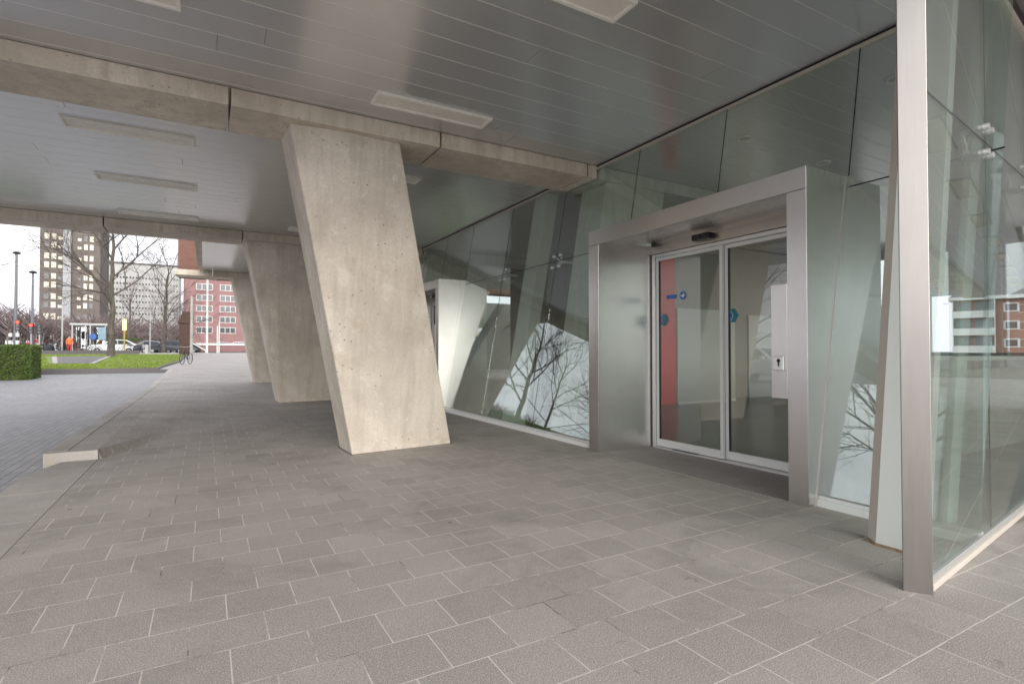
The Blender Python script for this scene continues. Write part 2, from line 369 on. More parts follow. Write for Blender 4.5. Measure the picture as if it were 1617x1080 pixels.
# far pavement edge along the lawn
struct(grid([-2.05, -1.5, -1.06], [31.0, 41, 57, 62, 79], lambda x, y: pz(-1.06, y) - .004), 'verge', 'kerb_stone', fix=False)
# lawn: soil sheet with kerb, blades as stuff
def lawn_x(y): return -1.95 if y < 31.2 else -1.95 + .6 * smooth((y - 31.2) / 10)
def lawn_z(y): return rise(y) + .16
ys = fr(31.35, 57, 2.0)
m = MB(); n = 14
vs = [(lawn_x(y) - .12 - (n - 1 - i) / (n - 1) * 30, y, lawn_z(y)) for y in ys for i in range(n)]
m.add(vs, [(j * n + i, j * n + i + 1, (j + 1) * n + i + 1, (j + 1) * n + i) for j in range(len(ys) - 1) for i in range(n - 1)])
struct(m, 'lawn', 'lawn_soil', fix=False)
m = MB().box(-34, -1.95, 31.2, 31.35, -.2, lawn_z(31.3) + .02)
for a, b in zip(ys[:-1], ys[1:]):
    m.hexa([(lawn_x(a) - .12, a, 0), (lawn_x(a), a, 0), (lawn_x(b), b, 0), (lawn_x(b) - .12, b, 0), (lawn_x(a) - .12, a, lawn_z(a) + .02), (lawn_x(a), a, lawn_z(a) + .02), (lawn_x(b), b, lawn_z(b) + .02), (lawn_x(b) - .12, b, lawn_z(b) + .02)])
m.box(-2.1, -1.43, 31.0, 31.199, -.2, .108 + rise(31.2))
struct(m, 'lawn_kerb', 'roof_dark')
def PQ(a, b, z): return (a, b, lawn_z(b) + z)
struct(MB().add([PQ(-6.95, 37.5, .02), PQ(-5.5, 37.3, .02), PQ(-6.3, 50, .02), PQ(-9.3, 50, .02)], [(0, 1, 2, 3)]), 'path', 'path_clinkers', fix=False)
struct(MB().add([PQ(-7.15, 37.5, .03), PQ(-6.93, 37.5, .03), PQ(-9.3, 50, .03), PQ(-9.6, 50, .03)], [(0, 1, 2, 3)]).add([PQ(-5.52, 37.2, .03), PQ(-5.3, 37.2, .03), PQ(-6.1, 50, .03), PQ(-6.35, 50, .03)], [(0, 1, 2, 3)]), 'path_edging', 'pale_concrete', fix=False)
m = MB(); rnd = random.Random(3)
for i in range(26000):
    y = 31.4 + 24 * rnd.random() ** 1.3; x = lawn_x(y) - .15 - 12 * rnd.random(); z = lawn_z(y)
    xa = -7.3 - (y - 37.5) * .21; xb = -5.2 - (y - 37.5) * .056
    if 37.2 < y < 50 and xa < x < xb: continue
    a = rnd.random() * 3.14; wv = .02; h = .04 + .05 * rnd.random(); dx, dy = math.cos(a) * wv, math.sin(a) * wv
    m.add([(x - dx, y - dy, z), (x + dx, y + dy, z), (x + dy, y - dx, z + h)], [(0, 1, 2)])
tag(m.build('grass', 'grass', fix=False), 'short bright green grass of the lawn across the road', 'grass', kind='stuff')
# street beyond
struct(grid([-60, -20, 0, 60], [58.5, 62, 100], lambda x, y: rise(y) + .02 if y < 99 else 1.0), 'street', 'asphalt', fix=False)
struct(grid([-7, -3, -1.5], [57.5, 62, 63], lambda x, y: rise(y) + .12), 'far_pavement', 'pale_concrete', fix=False)

# ---------------------------------------------------------------- ceiling and roof
H = 3.98; TA = math.tan(R(10))
def gx(z, off=0): return 4.33 + z * TA + off
CX, CY = -5.4, .6  # unseen canopy edges pulled in so more daylight reaches under the ceiling
BY = [6.25 + 7.4 * i for i in range(-1, 3)]       # beam front faces
gm = MB(); m = MB(); rnd = random.Random(5); y0 = 2.21 - .305 * 30
while y0 < 21.0:
    y1 = y0 + .305; inb = any(b - .3 < y0 and y1 < b + .86 for b in [])
    xl = CX if y0 < 14.2 else -.1
    if y0 < CY: xl = 4.3
    x = xl + 0; cut = xl + 1 + rnd.random() * 5
    XE = 34 if y0 < 1.2 else 16
    while x < XE:
        e = min(cut, XE)
        if 5.9 < y0 < 8.9 and 8.9 < x < 11.8: x = 11.9; cut = 13  # unseen roof gap over the lobby, added to bring in daylight
        if 5.9 < y0 < 8.9 and x < 8.9 < e: e = 8.9
        e = max(e, x + .01); m.box(x + .0015, e - .0015, y0 + .004, y1 - .004, H, H + .02); x = e; cut = e + 6
    gm.box(xl, 8.9 if 5.9 < y0 < 8.9 else XE, y1 - .0037, y1 + .0037, H + .0015, H + .02)
    y0 = y1
struct(gm, 'ceiling_joints', 'fixture_diffuser')
tag(m.build('ceiling', 'ceiling_metal', bevel=.002), kind='structure')
m = MB().box(CX, 16, CY, 4.95, H + .03, H + .5).box(CX, 16, 4.95, 5.9, H + .03, H + .5).box(CX, 8.9, 5.9, 9.05, H + .03, H + .5).box(11.9, 16, 5.9, 9.05, H + .03, H + .5).box(CX, 16, 9.05, 14.2, H + .03, H + .5).box(4.3, 34, -6.95, CY, H + .03, H + .5).box(16.01, 34, CY, 1.4, H + .03, H + .5).box(-.1, 16, 14.2, 20.98, H + .03, H + .5)  # lobby gap and shortened rear canopy are shaped to let daylight in
struct(m, 'roof_slab', 'pale_concrete')
struct(MB().box(CX - .15, CX - .002, CY - .2, 14.4, H + .021, H + .9).box(CX, 2.5, CY - .2, CY - .002, H + .021, H + .9).box(-.25, -.102, 14.41, 20.9, H + .021, H + .9), 'roof_edge', 'beam_concrete')

# ---------------------------------------------------------------- concrete beams
segs_in = [(5.06, 8.85)]
names = {0: 'concrete ceiling beam resting on the nearest leaning column', 1: 'concrete ceiling beam over the second leaning column', 2: 'short concrete beam end over the farthest leaning column, open sky beside it'}
for i, by in enumerate(BY):
    k = i - 1
    xl = CX if k < 2 else -.9
    if by < CY: xl = 4.4
    if by < -8: continue
    t = thing('concrete_beam', (2, by + .4, 3.78), names.get(k, 'concrete ceiling beam behind the camera seen only in reflections'), 'beam', 'concrete beams across the ceiling')
    js = [xl, -5.3, -2.6, .2, 2.54, 4.84, 5.02] if k < 2 else [xl, .2, 2.54, 4.84, 5.02]
    if by < CY: js = [xl, 8, 12, 16, 20, 24, 28, 33.8]
    if k == 1: js = [xl, -4.6, -1.83, .72, 2.54, 4.84, 5.02]
    for a, b in list(zip(js[:-1], js[1:])) + (segs_in if by > CY else []):
        mb = MB(); z0, z1 = 3.79, H - .003; f = .035; rr = random.Random(int(a * 100) + i)
        mb.box(a + .012, b - .012, by, by + .78, z0, z1)
        mb.build('segment', 'beam_concrete' if a < 5 else 'inner_concrete', t, bevel=.008)
# ---------------------------------------------------------------- leaning concrete columns
def column(yf, label, group='leaning concrete columns', inner=False):
    if not inner:
        t = thing('concrete_column', (2.2, yf + .3, pz(2.2, yf)), label, 'column', group); z0 = pz(2.2, yf) - .02
        bot = [(1.55, yf, z0), (2.21, yf + .065, z0), (2.90, yf + .15, z0), (2.90, yf + .75, z0), (1.53, yf + .60, z0)]
        top = [(.80, yf - .19, 3.795), (1.43, yf - .26, 3.795), (2.06, yf - .21, 3.795), (2.06, yf + .38, 3.795), (.77, yf + .38, 3.795)]
        MB().loft(bot, top).build('shaft', 'column_concrete', t, bevel=.018)
        cx_ = sum(p[0] for p in bot) / 5; cy_ = sum(p[1] for p in bot) / 5
        e = [(cx_ + (p[0] - cx_) * 1.03, cy_ + (p[1] - cy_) * 1.045) for p in bot]
        MB().loft([(x, y, z0) for x, y in e], [(x, y, pz(x, y) + .004) for x, y in e]).build('base_joint', 'joint_grime', t)
        b2 = [(x + (.012 if i in (0, 4) else -.012), y + (.012 if i < 3 else -.012), pz(2.2, yf) - .015) for i, (x, y, z) in enumerate(bot)]
    else:
        t = thing('concrete_column', (5.2, yf + .3, 0), label, 'column', group)
        bot = [(4.60, yf, -.02), (5.2, yf + .02, -.02), (5.8, yf + .05, -.02), (5.8, yf + .65, -.02), (4.60, yf + .62, -.02)]
        top = [(5.22, yf, 3.795), (5.8, yf - .05, 3.795), (6.43, yf, 3.795), (6.43, yf + .6, 3.795), (5.22, yf + .6, 3.795)]
        MB().loft(bot, top).build('shaft', 'inner_concrete', t, bevel=.018)
column(6.60, 'large leaning board-cast concrete column nearest the camera, pale and pitted')
column(14.0, 'second leaning concrete column, standing behind the nearest one')
column(21.4, 'farthest leaning concrete column, mostly hidden behind the second')
column(6.30, 'greenish leaning concrete column inside, behind the glass left of the entrance', 'concrete columns behind the glass', True)
column(13.7, 'second indoor leaning concrete column, far along the glass facade', 'concrete columns behind the glass', True)

# ---------------------------------------------------------------- ceiling lights
def make_light():
    t = thing('ceiling_light', (0, 0, 0), '', 'ceiling light', 'recessed trough lights in the ceiling')
    lx, ly, b = 1.36, .30, .032
    f = MB(); f.box(-lx / 2, lx / 2, -ly / 2, -ly / 2 + b, -.03, .004).box(-lx / 2, lx / 2, ly / 2 - b, ly / 2, -.03, .004)
    f.box(-lx / 2, -lx / 2 + b, -ly / 2 + b, ly / 2 - b, -.03, .004).box(lx / 2 - b, lx / 2, -ly / 2 + b, ly / 2 - b, -.03, .004)
    f.build('frame', 'fixture_frame', t, bevel=.004)
    MB().box(-lx / 2 + b, lx / 2 - b, -ly / 2 + b, ly / 2 - b, -.012, .003).build('diffuser', 'fixture_diffuser', t)
    return t
LP = make_light(); first = True
near = {(2.23, 5.71): 'unlit trough light between the nearest concrete beam and the glass facade', (2.23, 3.27): 'unlit trough light cut off by the top edge, right of centre',
        (-.87, 4.86): 'unlit trough light just peeking in at the top left edge', (-.82, 8.13): 'largest trough light of the left row behind the nearest beam', (-.82, 10.42): 'middle trough light of the left row behind the nearest beam',
        (-.82, 12.85): 'farthest and thinnest trough light of the left row', (2.27, 8.2): 'trough light half hidden behind the right edge of the nearest concrete column', (2.27, 12.85): 'trough light glimpsed just left of the nearest concrete column'}
for (x, y), lab in near.items():
    place(LP, (x, y, H), 0, lab, first=first); first = False
for j in range(0, 3):
    for x in (8.4, 11.5, 14.6, 17.7, 20.8, 23.9, 27.0, 30.1):
        yy = .83 - 2.44 * j
        if any(b - .2 < yy < b + 1.0 for b in BY): continue
        place(LP, (x, yy, H), 0, 'unlit trough light right of the frame, seen only mirrored in the glass screen')
def make_down():
    t = thing('downlight', (0, 0, 0), '', 'downlight', 'round downlights in the lobby ceiling')
    MB().torus((0, 0, -.006), .085, .014, 'z', 28, 6).build('ring', 'fixture_frame', t, smooth=True)
    MB().tube((0, 0, -.004), (0, 0, .003), .075, .075, 24).build('lens', 'galvanised', t)
    return t
D = make_down()
for i, (x, y, lb) in enumerate([(6.0, 4.49, 'round downlight seen through the glass above the middle of the entrance portal'), (7.77, 4.51, 'round downlight seen through the glass above the right end of the portal'), (6.0, 2.74, 'round downlight seen through the glass beside the tall steel post')]):
    place(D, (x, y, H), 0, lb, first=i == 0)

# ---------------------------------------------------------------- glass facade (leans outwards)
t = thing('glass_facade', (4.33, 10, 0), 'tall leaning green-tinted glass facade with a pale bottom rail, left and above the entrance', 'glass facade')
def pane(y0, y1, z0, z1, name='glass_pane', mat='facade_glass', par=None, th=.012):
    g = .006
    y0 += g; y1 -= g; z0 += g; z1 -= g
    v = [(gx(z, o), y, z) for o in (0, th) for (y, z) in ((y0, z0), (y1, z0), (y1, z1), (y0, z1))]
    MB().add(v, [(0, 1, 2, 3), (7, 6, 5, 4), (0, 4, 5, 1), (1, 5, 6, 2), (2, 6, 7, 3), (3, 7, 4, 0)]).build(name, mat, par or t)
P1, P2 = (2.58, 5.41), (10.45, 13.28)
ZJ = 2.66
upper = [1.53, 2.58, 3.98, 5.36, 7.02, 8.76, 10.47, 11.9, 13.3, 15.0, 16.8, 18.6, 20.4, 22.2, 24, 26]
for a, b in zip(upper[:-1], upper[1:]):
    portal = P1[0] - .01 <= a < P1[1] - .1 or P2[0] <= a < P2[1] - .1
    pane(a, b, 2.75 if portal else ZJ, 3.93)
    if not portal: pane(max(a, 1.53), b if abs(b - P1[0]) > .1 else P1[0], .085, ZJ)
def bar(y0, y1, z0, z1, o0, o1, name, mat, par=None):
    v = [(gx(z0, o0), y0, z0), (gx(z0, o1), y0, z0), (gx(z0, o1), y1, z0), (gx(z0, o0), y1, z0), (gx(z1, o0), y0, z1), (gx(z1, o1), y0, z1), (gx(z1, o1), y1, z1), (gx(z1, o0), y1, z1)]
    return MB().hexa(v).build(name, mat, par or t, bevel=.003)
for a, b in ((1.53, 2.57), (5.42, 10.44), (13.29, 26)):
    bar(a, b, 0.0, .055, -.04, .05, 'bottom_rail', 'white_paint'); bar(a, b, .055, .083, -.02, .04, 'glazing_bead', 'aluminium')
bar(1.53, 26, 3.93, 3.965, -.02, .03, 'top_rail', 'beige_steel'); bar(1.53, 26, 3.966, 3.979, -.03, .03, 'top_gasket', 'joint_black')
for y in upper[1:-1]:
    lo = 2.76 if (P1[0] - .01 < y < P1[1] + .01 or P2[0] - .01 < y < P2[1] + .01) else .085
    bar(y - .005, y + .005, lo, 3.93, .002, .010, 'silicone_joint', 'joint_black')
bar(1.53, P1[0], ZJ - .006, ZJ + .006, .002, .010, 'silicone_joint', 'joint_black'); bar(P1[1], P2[0], ZJ - .005, ZJ + .005, .002, .010, 'silicone_joint', 'joint_black'); bar(P2[1], 26, ZJ - .005, ZJ + .005, .002, .010, 'silicone_joint', 'joint_black')
def spider(y, z, par, fx=gx):
    m = MB(); c = (fx(z, .10), y, z)
    for sy in (-1, 1):
        for sz in (-1, 1):
            e = (fx(z + sz * .09, .03), y + sy * .09, z + sz * .09)
            m.tube(c, e, .014, .010, 8); f = (fx(z + sz * .09, -.012), y + sy * .09, z + sz * .09); m.tube(e, f, .024, .024, 12)
    m.tube(c, (c[0] + .22, y + .02, z + .01), .022, .022, 10); m.ball(c, .032, .032, .032, 10, 6)
    m.build('spider_fitting', 'aluminium', par, smooth=True)
for y in (7.02, 8.76, 15.0, 16.8): spider(y, ZJ, t)
# white leaning steel columns behind and beside the glass
def white_column(y, xb, lab, wy=.22, wx=.16, top=3.97, lean=TA, grp='white leaning steel columns'):
    c = thing('steel_column', (xb, y, 0), lab, 'steel column', grp); d = lean * top
    MB().hexa([(xb, y, .0), (xb + wx, y, .0), (xb + wx, y + wy, .0), (xb, y + wy, .0), (xb + d, y, top), (xb + d + wx, y, top), (xb + d + wx, y + wy, top), (xb + d, y + wy, top)]).build('shaft', 'white_steel', c, bevel=.006)
    MB().box(xb - .03, xb + wx + .03, y - .03, y + wy + .03, 0.001, .02).build('base_plate', 'galvanised', c)
white_column(7.72, 4.42, 'pale leaning steel column just inside the glass between concrete column and portal', .42, .22)
white_column(1.80, 4.56, 'pale green leaning steel column seen through the glass screen at right', .05, .16)
white_column(14.2, 4.42, 'far pale leaning steel column behind the glass past the second portal', .4, .2)
# outer white column with beige chamfer
c = thing('steel_column', (3.85, 1.7, 0), 'white leaning steel column with beige side and rusty foot, beside the tall steel post', 'steel column')
ln = math.tan(R(7.6)) * 3.97
def ring(z, dx, g=0): return [(3.765 + dx - g, 1.60 - g, z), (3.762 + dx - g, 1.87 + g * .5, z), (3.835 + dx, 1.955 + g, z), (3.90 + dx + g, 1.955 + g, z), (3.84 + dx + g, 1.60 - g, z)]
a, b = ring(.014, 0), ring(3.97, ln); b = [(x, y, z) for (x, y, z) in b]; m = MB()
m.add(a + b, [(4, 3, 2, 1, 0), (5, 6, 7, 8, 9), (0, 1, 6, 5), (2, 3, 8, 7), (3, 4, 9, 8), (4, 0, 5, 9)], 0); m.add([a[1], a[2], b[2], b[1]], [(0, 1, 2, 3)], 1)
m.build('shaft', ['white_steel', 'beige_steel'], c)
m = MB().loft(ring(-.01, -.004, .012), ring(.016, 0, .004)); m.build('rusty_foot', 'rust', c)

# ---------------------------------------------------------------- entrance portals
def portal(y0, y1, lab):
    t = thing('entrance_portal', (4.2, (y0 + y1) / 2, 0), lab, 'entrance', 'steel entrance portals')
    X = 4.2; XD = 5.10; T = 2.745; LB = 2.565; yl = y1 - .19; yr = y0 + .17
    MB().box(X, X + .012, y0, y1, LB, T).build('lintel_front', 'brushed_steel_flat', t, bevel=.002)
    MB().box(X, X + .012, yl, y1, .0, LB - .004).build('jamb_front', 'brushed_steel', t, bevel=.002)
    MB().box(X, X + .012, y0, yr, .0, LB - .004).build('jamb_front', 'brushed_steel', t, bevel=.002)
    # inner reveal, soffit, outer cheeks, top
    MB().box(X + .013, XD + .052, yl, yl + .012, 0, LB + .05).build('reveal_panel', 'reveal_steel', t)
    MB().box(X + .013, XD + .25, yr - .012, yr, 0, LB + .05).build('reveal_panel', 'reveal_steel', t)
    MB().hexa([(X + .013, yr, LB), (XD + .1, yr, 2.67), (XD + .1, yl, 2.67), (X + .013, yl, LB), (X + .013, yr, LB + .012), (XD + .1, yr, 2.682), (XD + .1, yl, 2.682), (X + .013, yl, LB + .012)]).build('soffit', 'mirror_steel', t)
    MB().box(X + .002, 5.32, y0 - .004, y0 + .01, 0.0, T + .002).build('cheek', 'brushed_steel', t)
    MB().box(X + .002, XD + .055, y1 - .01, y1 + .004, 0.0, T + .002).build('cheek', 'brushed_steel', t)
    MB().box(X + .013, XD + .05, y0 + .011, y1 - .011, T - .014, T).build('top_plate', 'brushed_steel', t)
    # edge strip where the cheek meets the leaning glass
    for yy in (y0 - .012, y1 + .004):
        MB().hexa([(gx(0, -.05), yy, 0), (gx(0, .02), yy, 0), (gx(0, .02), yy + .008, 0), (gx(0, -.05), yy + .008, 0), (gx(T, -.05), yy, T), (gx(T, .02), yy, T), (gx(T, .02), yy + .008, T), (gx(T, -.05), yy + .008, T)]).build('edge_strip', 'brushed_steel', t)
    # header with operator box and sensor
    MB().box(XD - .06, XD + .06, yr, yl, 2.50, 2.60).build('operator_box', 'brushed_steel_flat', t, bevel=.004)
    MB().box(XD - .02, XD + .06, yr, yl, 2.603, 2.668).build('header', 'brushed_steel_flat', t, bevel=.003)
    s = MB().box(XD - .15, XD - .062, (y0 + y1) / 2 + .19, (y0 + y1) / 2 + .44, 2.535, 2.605).build('sensor', 'black_metal', t, bevel=.012)
    MB().tube((XD - .155, (y0 + y1) / 2 + .31, 2.565), (XD - .14, (y0 + y1) / 2 + .31, 2.565), .018, .018, 12).build('sensor_lens', 'car_glass', s)
    # fixed frame
    fy0, fy1 = yr + .01, yl - .02
    f = MB().box(XD - .03, XD + .05, fy1 - .055, fy1, 0, 2.498).box(XD - .03, XD + .05, fy0, fy0 + .05, 0, 2.498).box(XD - .028, XD + .048, fy0 + .05, fy1 - .055, 2.455, 2.496)
    f.build('door_frame', 'aluminium', t, bevel=.003)
    MB().box(XD - .05, XD + .07, fy0 + .05, fy1 - .055, .001, .022).build('floor_track', 'aluminium', t)
    MB().box(XD - .045, XD - .02, fy1 - .75, fy1 - .35, .0225, .027).build('track_slot', 'black_rubber', t)
    mid = 4.11 - 2.58 + y0
    def leaf(ya, yb, xo, stick):
        fr_ = MB(); b = .042
        fr_.box(xo, xo + .035, ya, ya + b, .03, 2.452).box(xo, xo + .035, yb - b, yb, .03, 2.452)
        fr_.box(xo, xo + .035, ya + b, yb - b, .03, .12).box(xo, xo + .035, ya + b, yb - b, 2.41, 2.452)
        d = fr_.build('sliding_door', 'white_paint', t, bevel=.003)
        MB().box(xo + .012, xo + .022, ya + b, yb - b, .12, 2.41).build('glass_pane', 'door_glass', d)
        # rubber edge
        MB().box(xo + .004, xo + .03, yb - b - .012, yb - b - .001, .121, 2.409).build('gasket', 'black_rubber', d)
        if stick:
            for sy in stick:
                c = (xo + .0095, sy, 1.645); q = MB(); s = .075
                P = [(-.45, -1), (.35, -1), (1, 0), (.35, 1), (-.45, 1), (.1, 0)]
                pts = [(c[0], c[1] - p * s, c[2] + r_ * s) for p, r_ in P]; pb = [(x + .0015, y, z) for x, y, z in pts]
                q.loft(pts, pb); q.build('arrow_sticker', 'teal', d)
                P = [(-1, -.75), (-.55, -.75), (-.05, 0), (-.55, .75), (-1, .75), (-.5, 0)]
                pts = [(c[0], c[1] - p * s * .9, c[2] + r_ * s) for p, r_ in P]; pb = [(x + .0015, y, z) for x, y, z in pts]
                MB().loft(pts, pb).build('arrow_sticker', 'sign_blue', d)
        return d
    d1 = leaf(mid, fy1 - .058, XD - .012, [yl - .21, ])
    d2 = leaf(fy0 + .052, mid + .0, XD + .026, [mid - .1])
    if lab.startswith('near'):
        # blue round-ish sticker with a white bird-like mark
        c = (XD - .003, 4.70, 1.93); q = MB(); q.tube((c[0], c[1], c[2]), (c[0] + .0015, c[1], c[2]), .052, .052, 20)
        q.box(c[0], c[0] + .0015, 4.80, 4.97, 1.905, 1.955); s_ = q.build('blue_sticker', 'sign_blue', d1)
        P = [(-.9, .2), (-.2, .05), (.3, .75), (.25, .1), (.8, .3), (.2, -.45), (-.3, -.35)]
        pts = [(c[0] - .0022, c[1] - p * .05, c[2] + r_ * .05) for p, r_ in P]; pb = [(x + .0015, y, z) for x, y, z in pts]
        MB().loft(pts, pb).build('bird_mark', 'white_paint', s_)
    # control panel with key switch on the near jamb
    cp = MB().box(X - .004, X + .06, yr + .0, yr + .145, .85, 1.81).build('control_panel', 'brushed_steel', t, bevel=.003)
    ks = MB().box(X - .03, X - .005, yr + .02, yr + .115, 1.085, 1.205).build('key_switch', 'aluminium', cp, bevel=.006)
    MB().box(X - .0325, X - .0305, yr + .055, yr + .068, 1.12, 1.17).tube((X - .0325, yr + .0615, 1.168), (X - .0305, yr + .0615, 1.168), .016, .016, 12).build('keyhole', 'black_metal', ks)
    # threshold mat
    MB().box(X + .0, XD + .02, yr, yl, -.005, .006).build('threshold', 'mat_rubber', t)
portal(P1[0], P1[1], 'near brushed steel entrance portal around the white-framed sliding doors')
portal(P2[0], P2[1], 'far brushed steel entrance portal, mostly hidden behind the nearest concrete column')

# ---------------------------------------------------------------- steel post and glass screen
def sy_(x): return 1.416 + .133 * (x - 3.45)
c = thing('steel_post', (3.21, 1.39, 0), 'tall brushed steel post plate at the free edge of the glass screen', 'steel post')
MB().hexa([(3.175, 1.447, -.02), (3.247, 1.343, -.02), (3.262, 1.353, -.02), (3.19, 1.457, -.02), (3.175, 1.447, 3.975), (3.247, 1.343, 3.975), (3.262, 1.353, 3.975), (3.19, 1.457, 3.975)]).build('face_plate', 'post_steel', c, bevel=.002)
MB().hexa([(3.215, 1.42, .0), (3.238, 1.385, .0), (3.30, 1.40, .0), (3.29, 1.43, .0), (3.215, 1.42, 3.97), (3.238, 1.385, 3.97), (3.30, 1.40, 3.97), (3.29, 1.43, 3.97)]).build('web', 'galvanised', c)
t = thing('glass_screen', (4.5, 1.5, 0), 'clear glass screen wall at the right edge with a metal sill and point fittings', 'glass screen')
def sx(x0, x1, z0, z1, o0, o1, name, mat, bev=0):
    v = [(x, sy_(x) + o, z) for z in (z0, z1) for (x, o) in ((x0, o0), (x1, o0), (x1, o1), (x0, o1))]
    return MB().hexa(v).build(name, mat, t, bevel=bev)
for a, b in ((3.305, 4.60), (4.606, 5.86), (5.866, 7.2), (7.206, 8.6), (8.606, 10), (10.006, 12)):
    sx(a, b, .07, 2.655, -.006, .006, 'glass_pane', 'screen_glass'); sx(a, b, 2.663, 3.80, -.006, .006, 'glass_pane', 'screen_glass')
sx(3.30, 12, 0, .035, -.035, .06, 'sill', 'beige_steel', .004); sx(3.30, 12, .036, .069, -.02, .02, 'glazing_bead', 'aluminium', .003)
sx(3.30, 12, 3.805, 3.86, -.03, .03, 'top_rail', 'beige_steel', .004); sx(3.30, 12, 3.862, 3.975, -.02, .04, 'head_channel', 'interior_dark')
sx(3.305, 12, 2.656, 2.662, -.004, .004, 'silicone_joint', 'joint_black')
for x in (4.603, 5.863, 7.203): sx(x - .002, x + .002, .07, 3.8, -.004, .004, 'silicone_joint', 'joint_black')
for x in (4.603, 5.863):
    m = MB()
    for dx in (-.055, .055):
        for dz in (-.075, .095):
            p = (x + dx, sy_(x + dx), 2.66 + dz); m.tube((p[0], p[1] - .035, p[2]), (p[0], p[1] - .007, p[2]), .02, .024, 14); m.tube((p[0], p[1] + .007, p[2]), (p[0], p[1] + .12, p[2]), .016, .016, 10)
    m.path([(x - .055, sy_(x) + .11, 2.585), (x + .055, sy_(x) + .11, 2.755)], .012, 8).path([(x + .055, sy_(x) + .11, 2.585), (x - .055, sy_(x) + .11, 2.755)], .012, 8)
    m.build('point_fitting', 'aluminium', t, smooth=False)

# ---------------------------------------------------------------- lobby interior
struct(grid([4.42, 8, 16], [1.6, 10, 28], lambda x, y: .004 + pz(3, y) * 0), 'interior_floor', 'interior_floor', fix=False)
m = MB(); y = 1.9; zb, zt = .4, 3.75
t = thing('back_wall', (16, 14, 0), 'far lobby wall with tall windows, dim behind the glass facade', 'wall')
ww = [(y0, y0 + 2.2) for y0 in fr(3, 26, 3.2)[:-1]]
m.box(16, 16.3, 1.5, 28, 0, zb).box(16, 16.3, 1.5, 28, zt, 4.0); py = 1.5
for a, b in ww: m.box(16, 16.3, py, a, zb, zt); py = b
m.box(16, 16.3, py, 28, zb, zt); m.build('wall', 'interior_wall', t)
for a, b in ww:
    wf = MB().box(16.1, 16.16, a, a + .05, zb, zt).box(16.1, 16.16, b - .05, b, zb, zt).box(16.1, 16.16, (a + b) / 2 - .03, (a + b) / 2 + .03, zb, zt).box(16.1, 16.16, a, b, 2.4, 2.45).build('window', 'joint_black', t)
tag(MB().box(4.9, 16, 27.6, 27.9, 0, 4).build('end_wall', 'interior_wall'), 'lobby end wall dimly seen through the far facade glass', 'wall')
t = thing('core_wall', (9.5, 13.5, 0), 'dark brown lobby core wall behind the glass between the columns', 'wall')
MB().box(8.6, 12, 12.2, 15.2, 0, 3.975).build('wall', 'interior_dark', t)
tag(MB().box(9.03, 9.56, 9.05, 9.2, 0, 3.95).build('red_wall', 'interior_red', bevel=.01), 'narrow red wall panel inside, seen through the left sliding door', 'wall panel')
t = thing('partition', (10.6, 9.1, 0), 'pale frosted lobby partition seen through the left sliding door', 'partition')
MB().box(9.58, 11.6, 9.0, 9.1, .05, 2.25).build('panel', 'frosted_panel', t); MB().box(9.58, 11.6, 8.98, 9.12, 0, .05).build('plinth', 'aluminium', t)
t = thing('lobby_wall', (13, 9.6, 0), 'grey lobby wall with a door behind the right sliding door', 'wall')
MB().box(9.86, 16, 9.4, 9.6, 0, 3.96).build('wall', 'interior_wall', t)
dd = MB().box(12.6, 13.6, 9.34, 9.395, 0, 2.2).build('door', 'frosted_panel', t); MB().tube((12.72, 9.30, 1.05), (12.84, 9.30, 1.05), .012, .012, 8).build('handle', 'aluminium', dd)
t = thing('balustrade', (10.5, 3.0, 0), 'low beige balustrade wall with dark handrail inside the glass screen', 'balustrade')
MB().box(6.9, 16, 2.95, 3.1, 0, 1.02).build('parapet', 'pale_concrete', t, bevel=.01); MB().box(6.9, 16, 2.98, 3.07, 1.13, 1.19).build('handrail', 'white_paint', t)
for x in fr(8.1, 15.5, 1.2): MB().box(x - .015, x + .015, 3.01, 3.04, 1.02, 1.13).build('rail_post', 'aluminium', t)
t = thing('wall_speaker', (5.9, 2.7, 2.6), 'dark box loudspeaker on a bracket behind the pane right of the portal', 'speaker')
MB().box(5.75, 5.95, 2.43, 2.6, 2.38, 2.68).build('cabinet', 'black_metal', t, bevel=.01); MB().box(5.82, 5.86, 2.5, 2.53, 2.68, 3.97).build('bracket', 'joint_black', t)
# palm
t = thing('potted_palm', (6.6, 9.2, 0), 'dark green indoor palm in a pot behind the facade glass', 'potted plant')
MB().tube((6.6, 9.2, 0), (6.6, 9.2, .45), .2, .27, 20).build('pot', 'roof_dark', t, smooth=False)
MB().path([(6.6, 9.2, .4), (6.63, 9.18, 1.1), (6.58, 9.22, 1.75)], .04, 8).build('trunk', 'bark', t)
m = MB(); rr = random.Random(2)
for i in range(26):
    a = rr.random() * 6.28; el = .5 + rr.random() * 1.0; Lf = .9 + rr.random() * .5; base = Vector((6.58, 9.22, 1.3 + rr.random() * .5)); pts = []
    for k in range(8):
        u = k / 7; pts.append(base + Vector((math.cos(a) * Lf * u * math.cos(el * (1 - .6 * u)), math.sin(a) * Lf * u * math.cos(el * (1 - .6 * u)), Lf * (math.sin(el) * u - .75 * u * u))))
    m.path(pts, .006, 4)
    side = Vector((-math.sin(a), math.cos(a), 0))
    for k in range(1, 8):
        for q in range(3):
            p = pts[k - 1].lerp(pts[k], q / 3)
            for s_ in (-1, 1):
                tip = p + side * s_ * .26 * (1 - .5 * k / 8) + (pts[k] - pts[k - 1]) * 1.4 + Vector((0, 0, -.08)); mid = (p + tip) / 2
                m.add([p, mid + Vector((0, 0, .012)), tip, mid - Vector((0, 0, .012)) + (pts[k] - pts[k - 1]) * .15], [(0, 1, 2, 3)])
m.build('fronds', 'palm_leaf', t, fix=False)

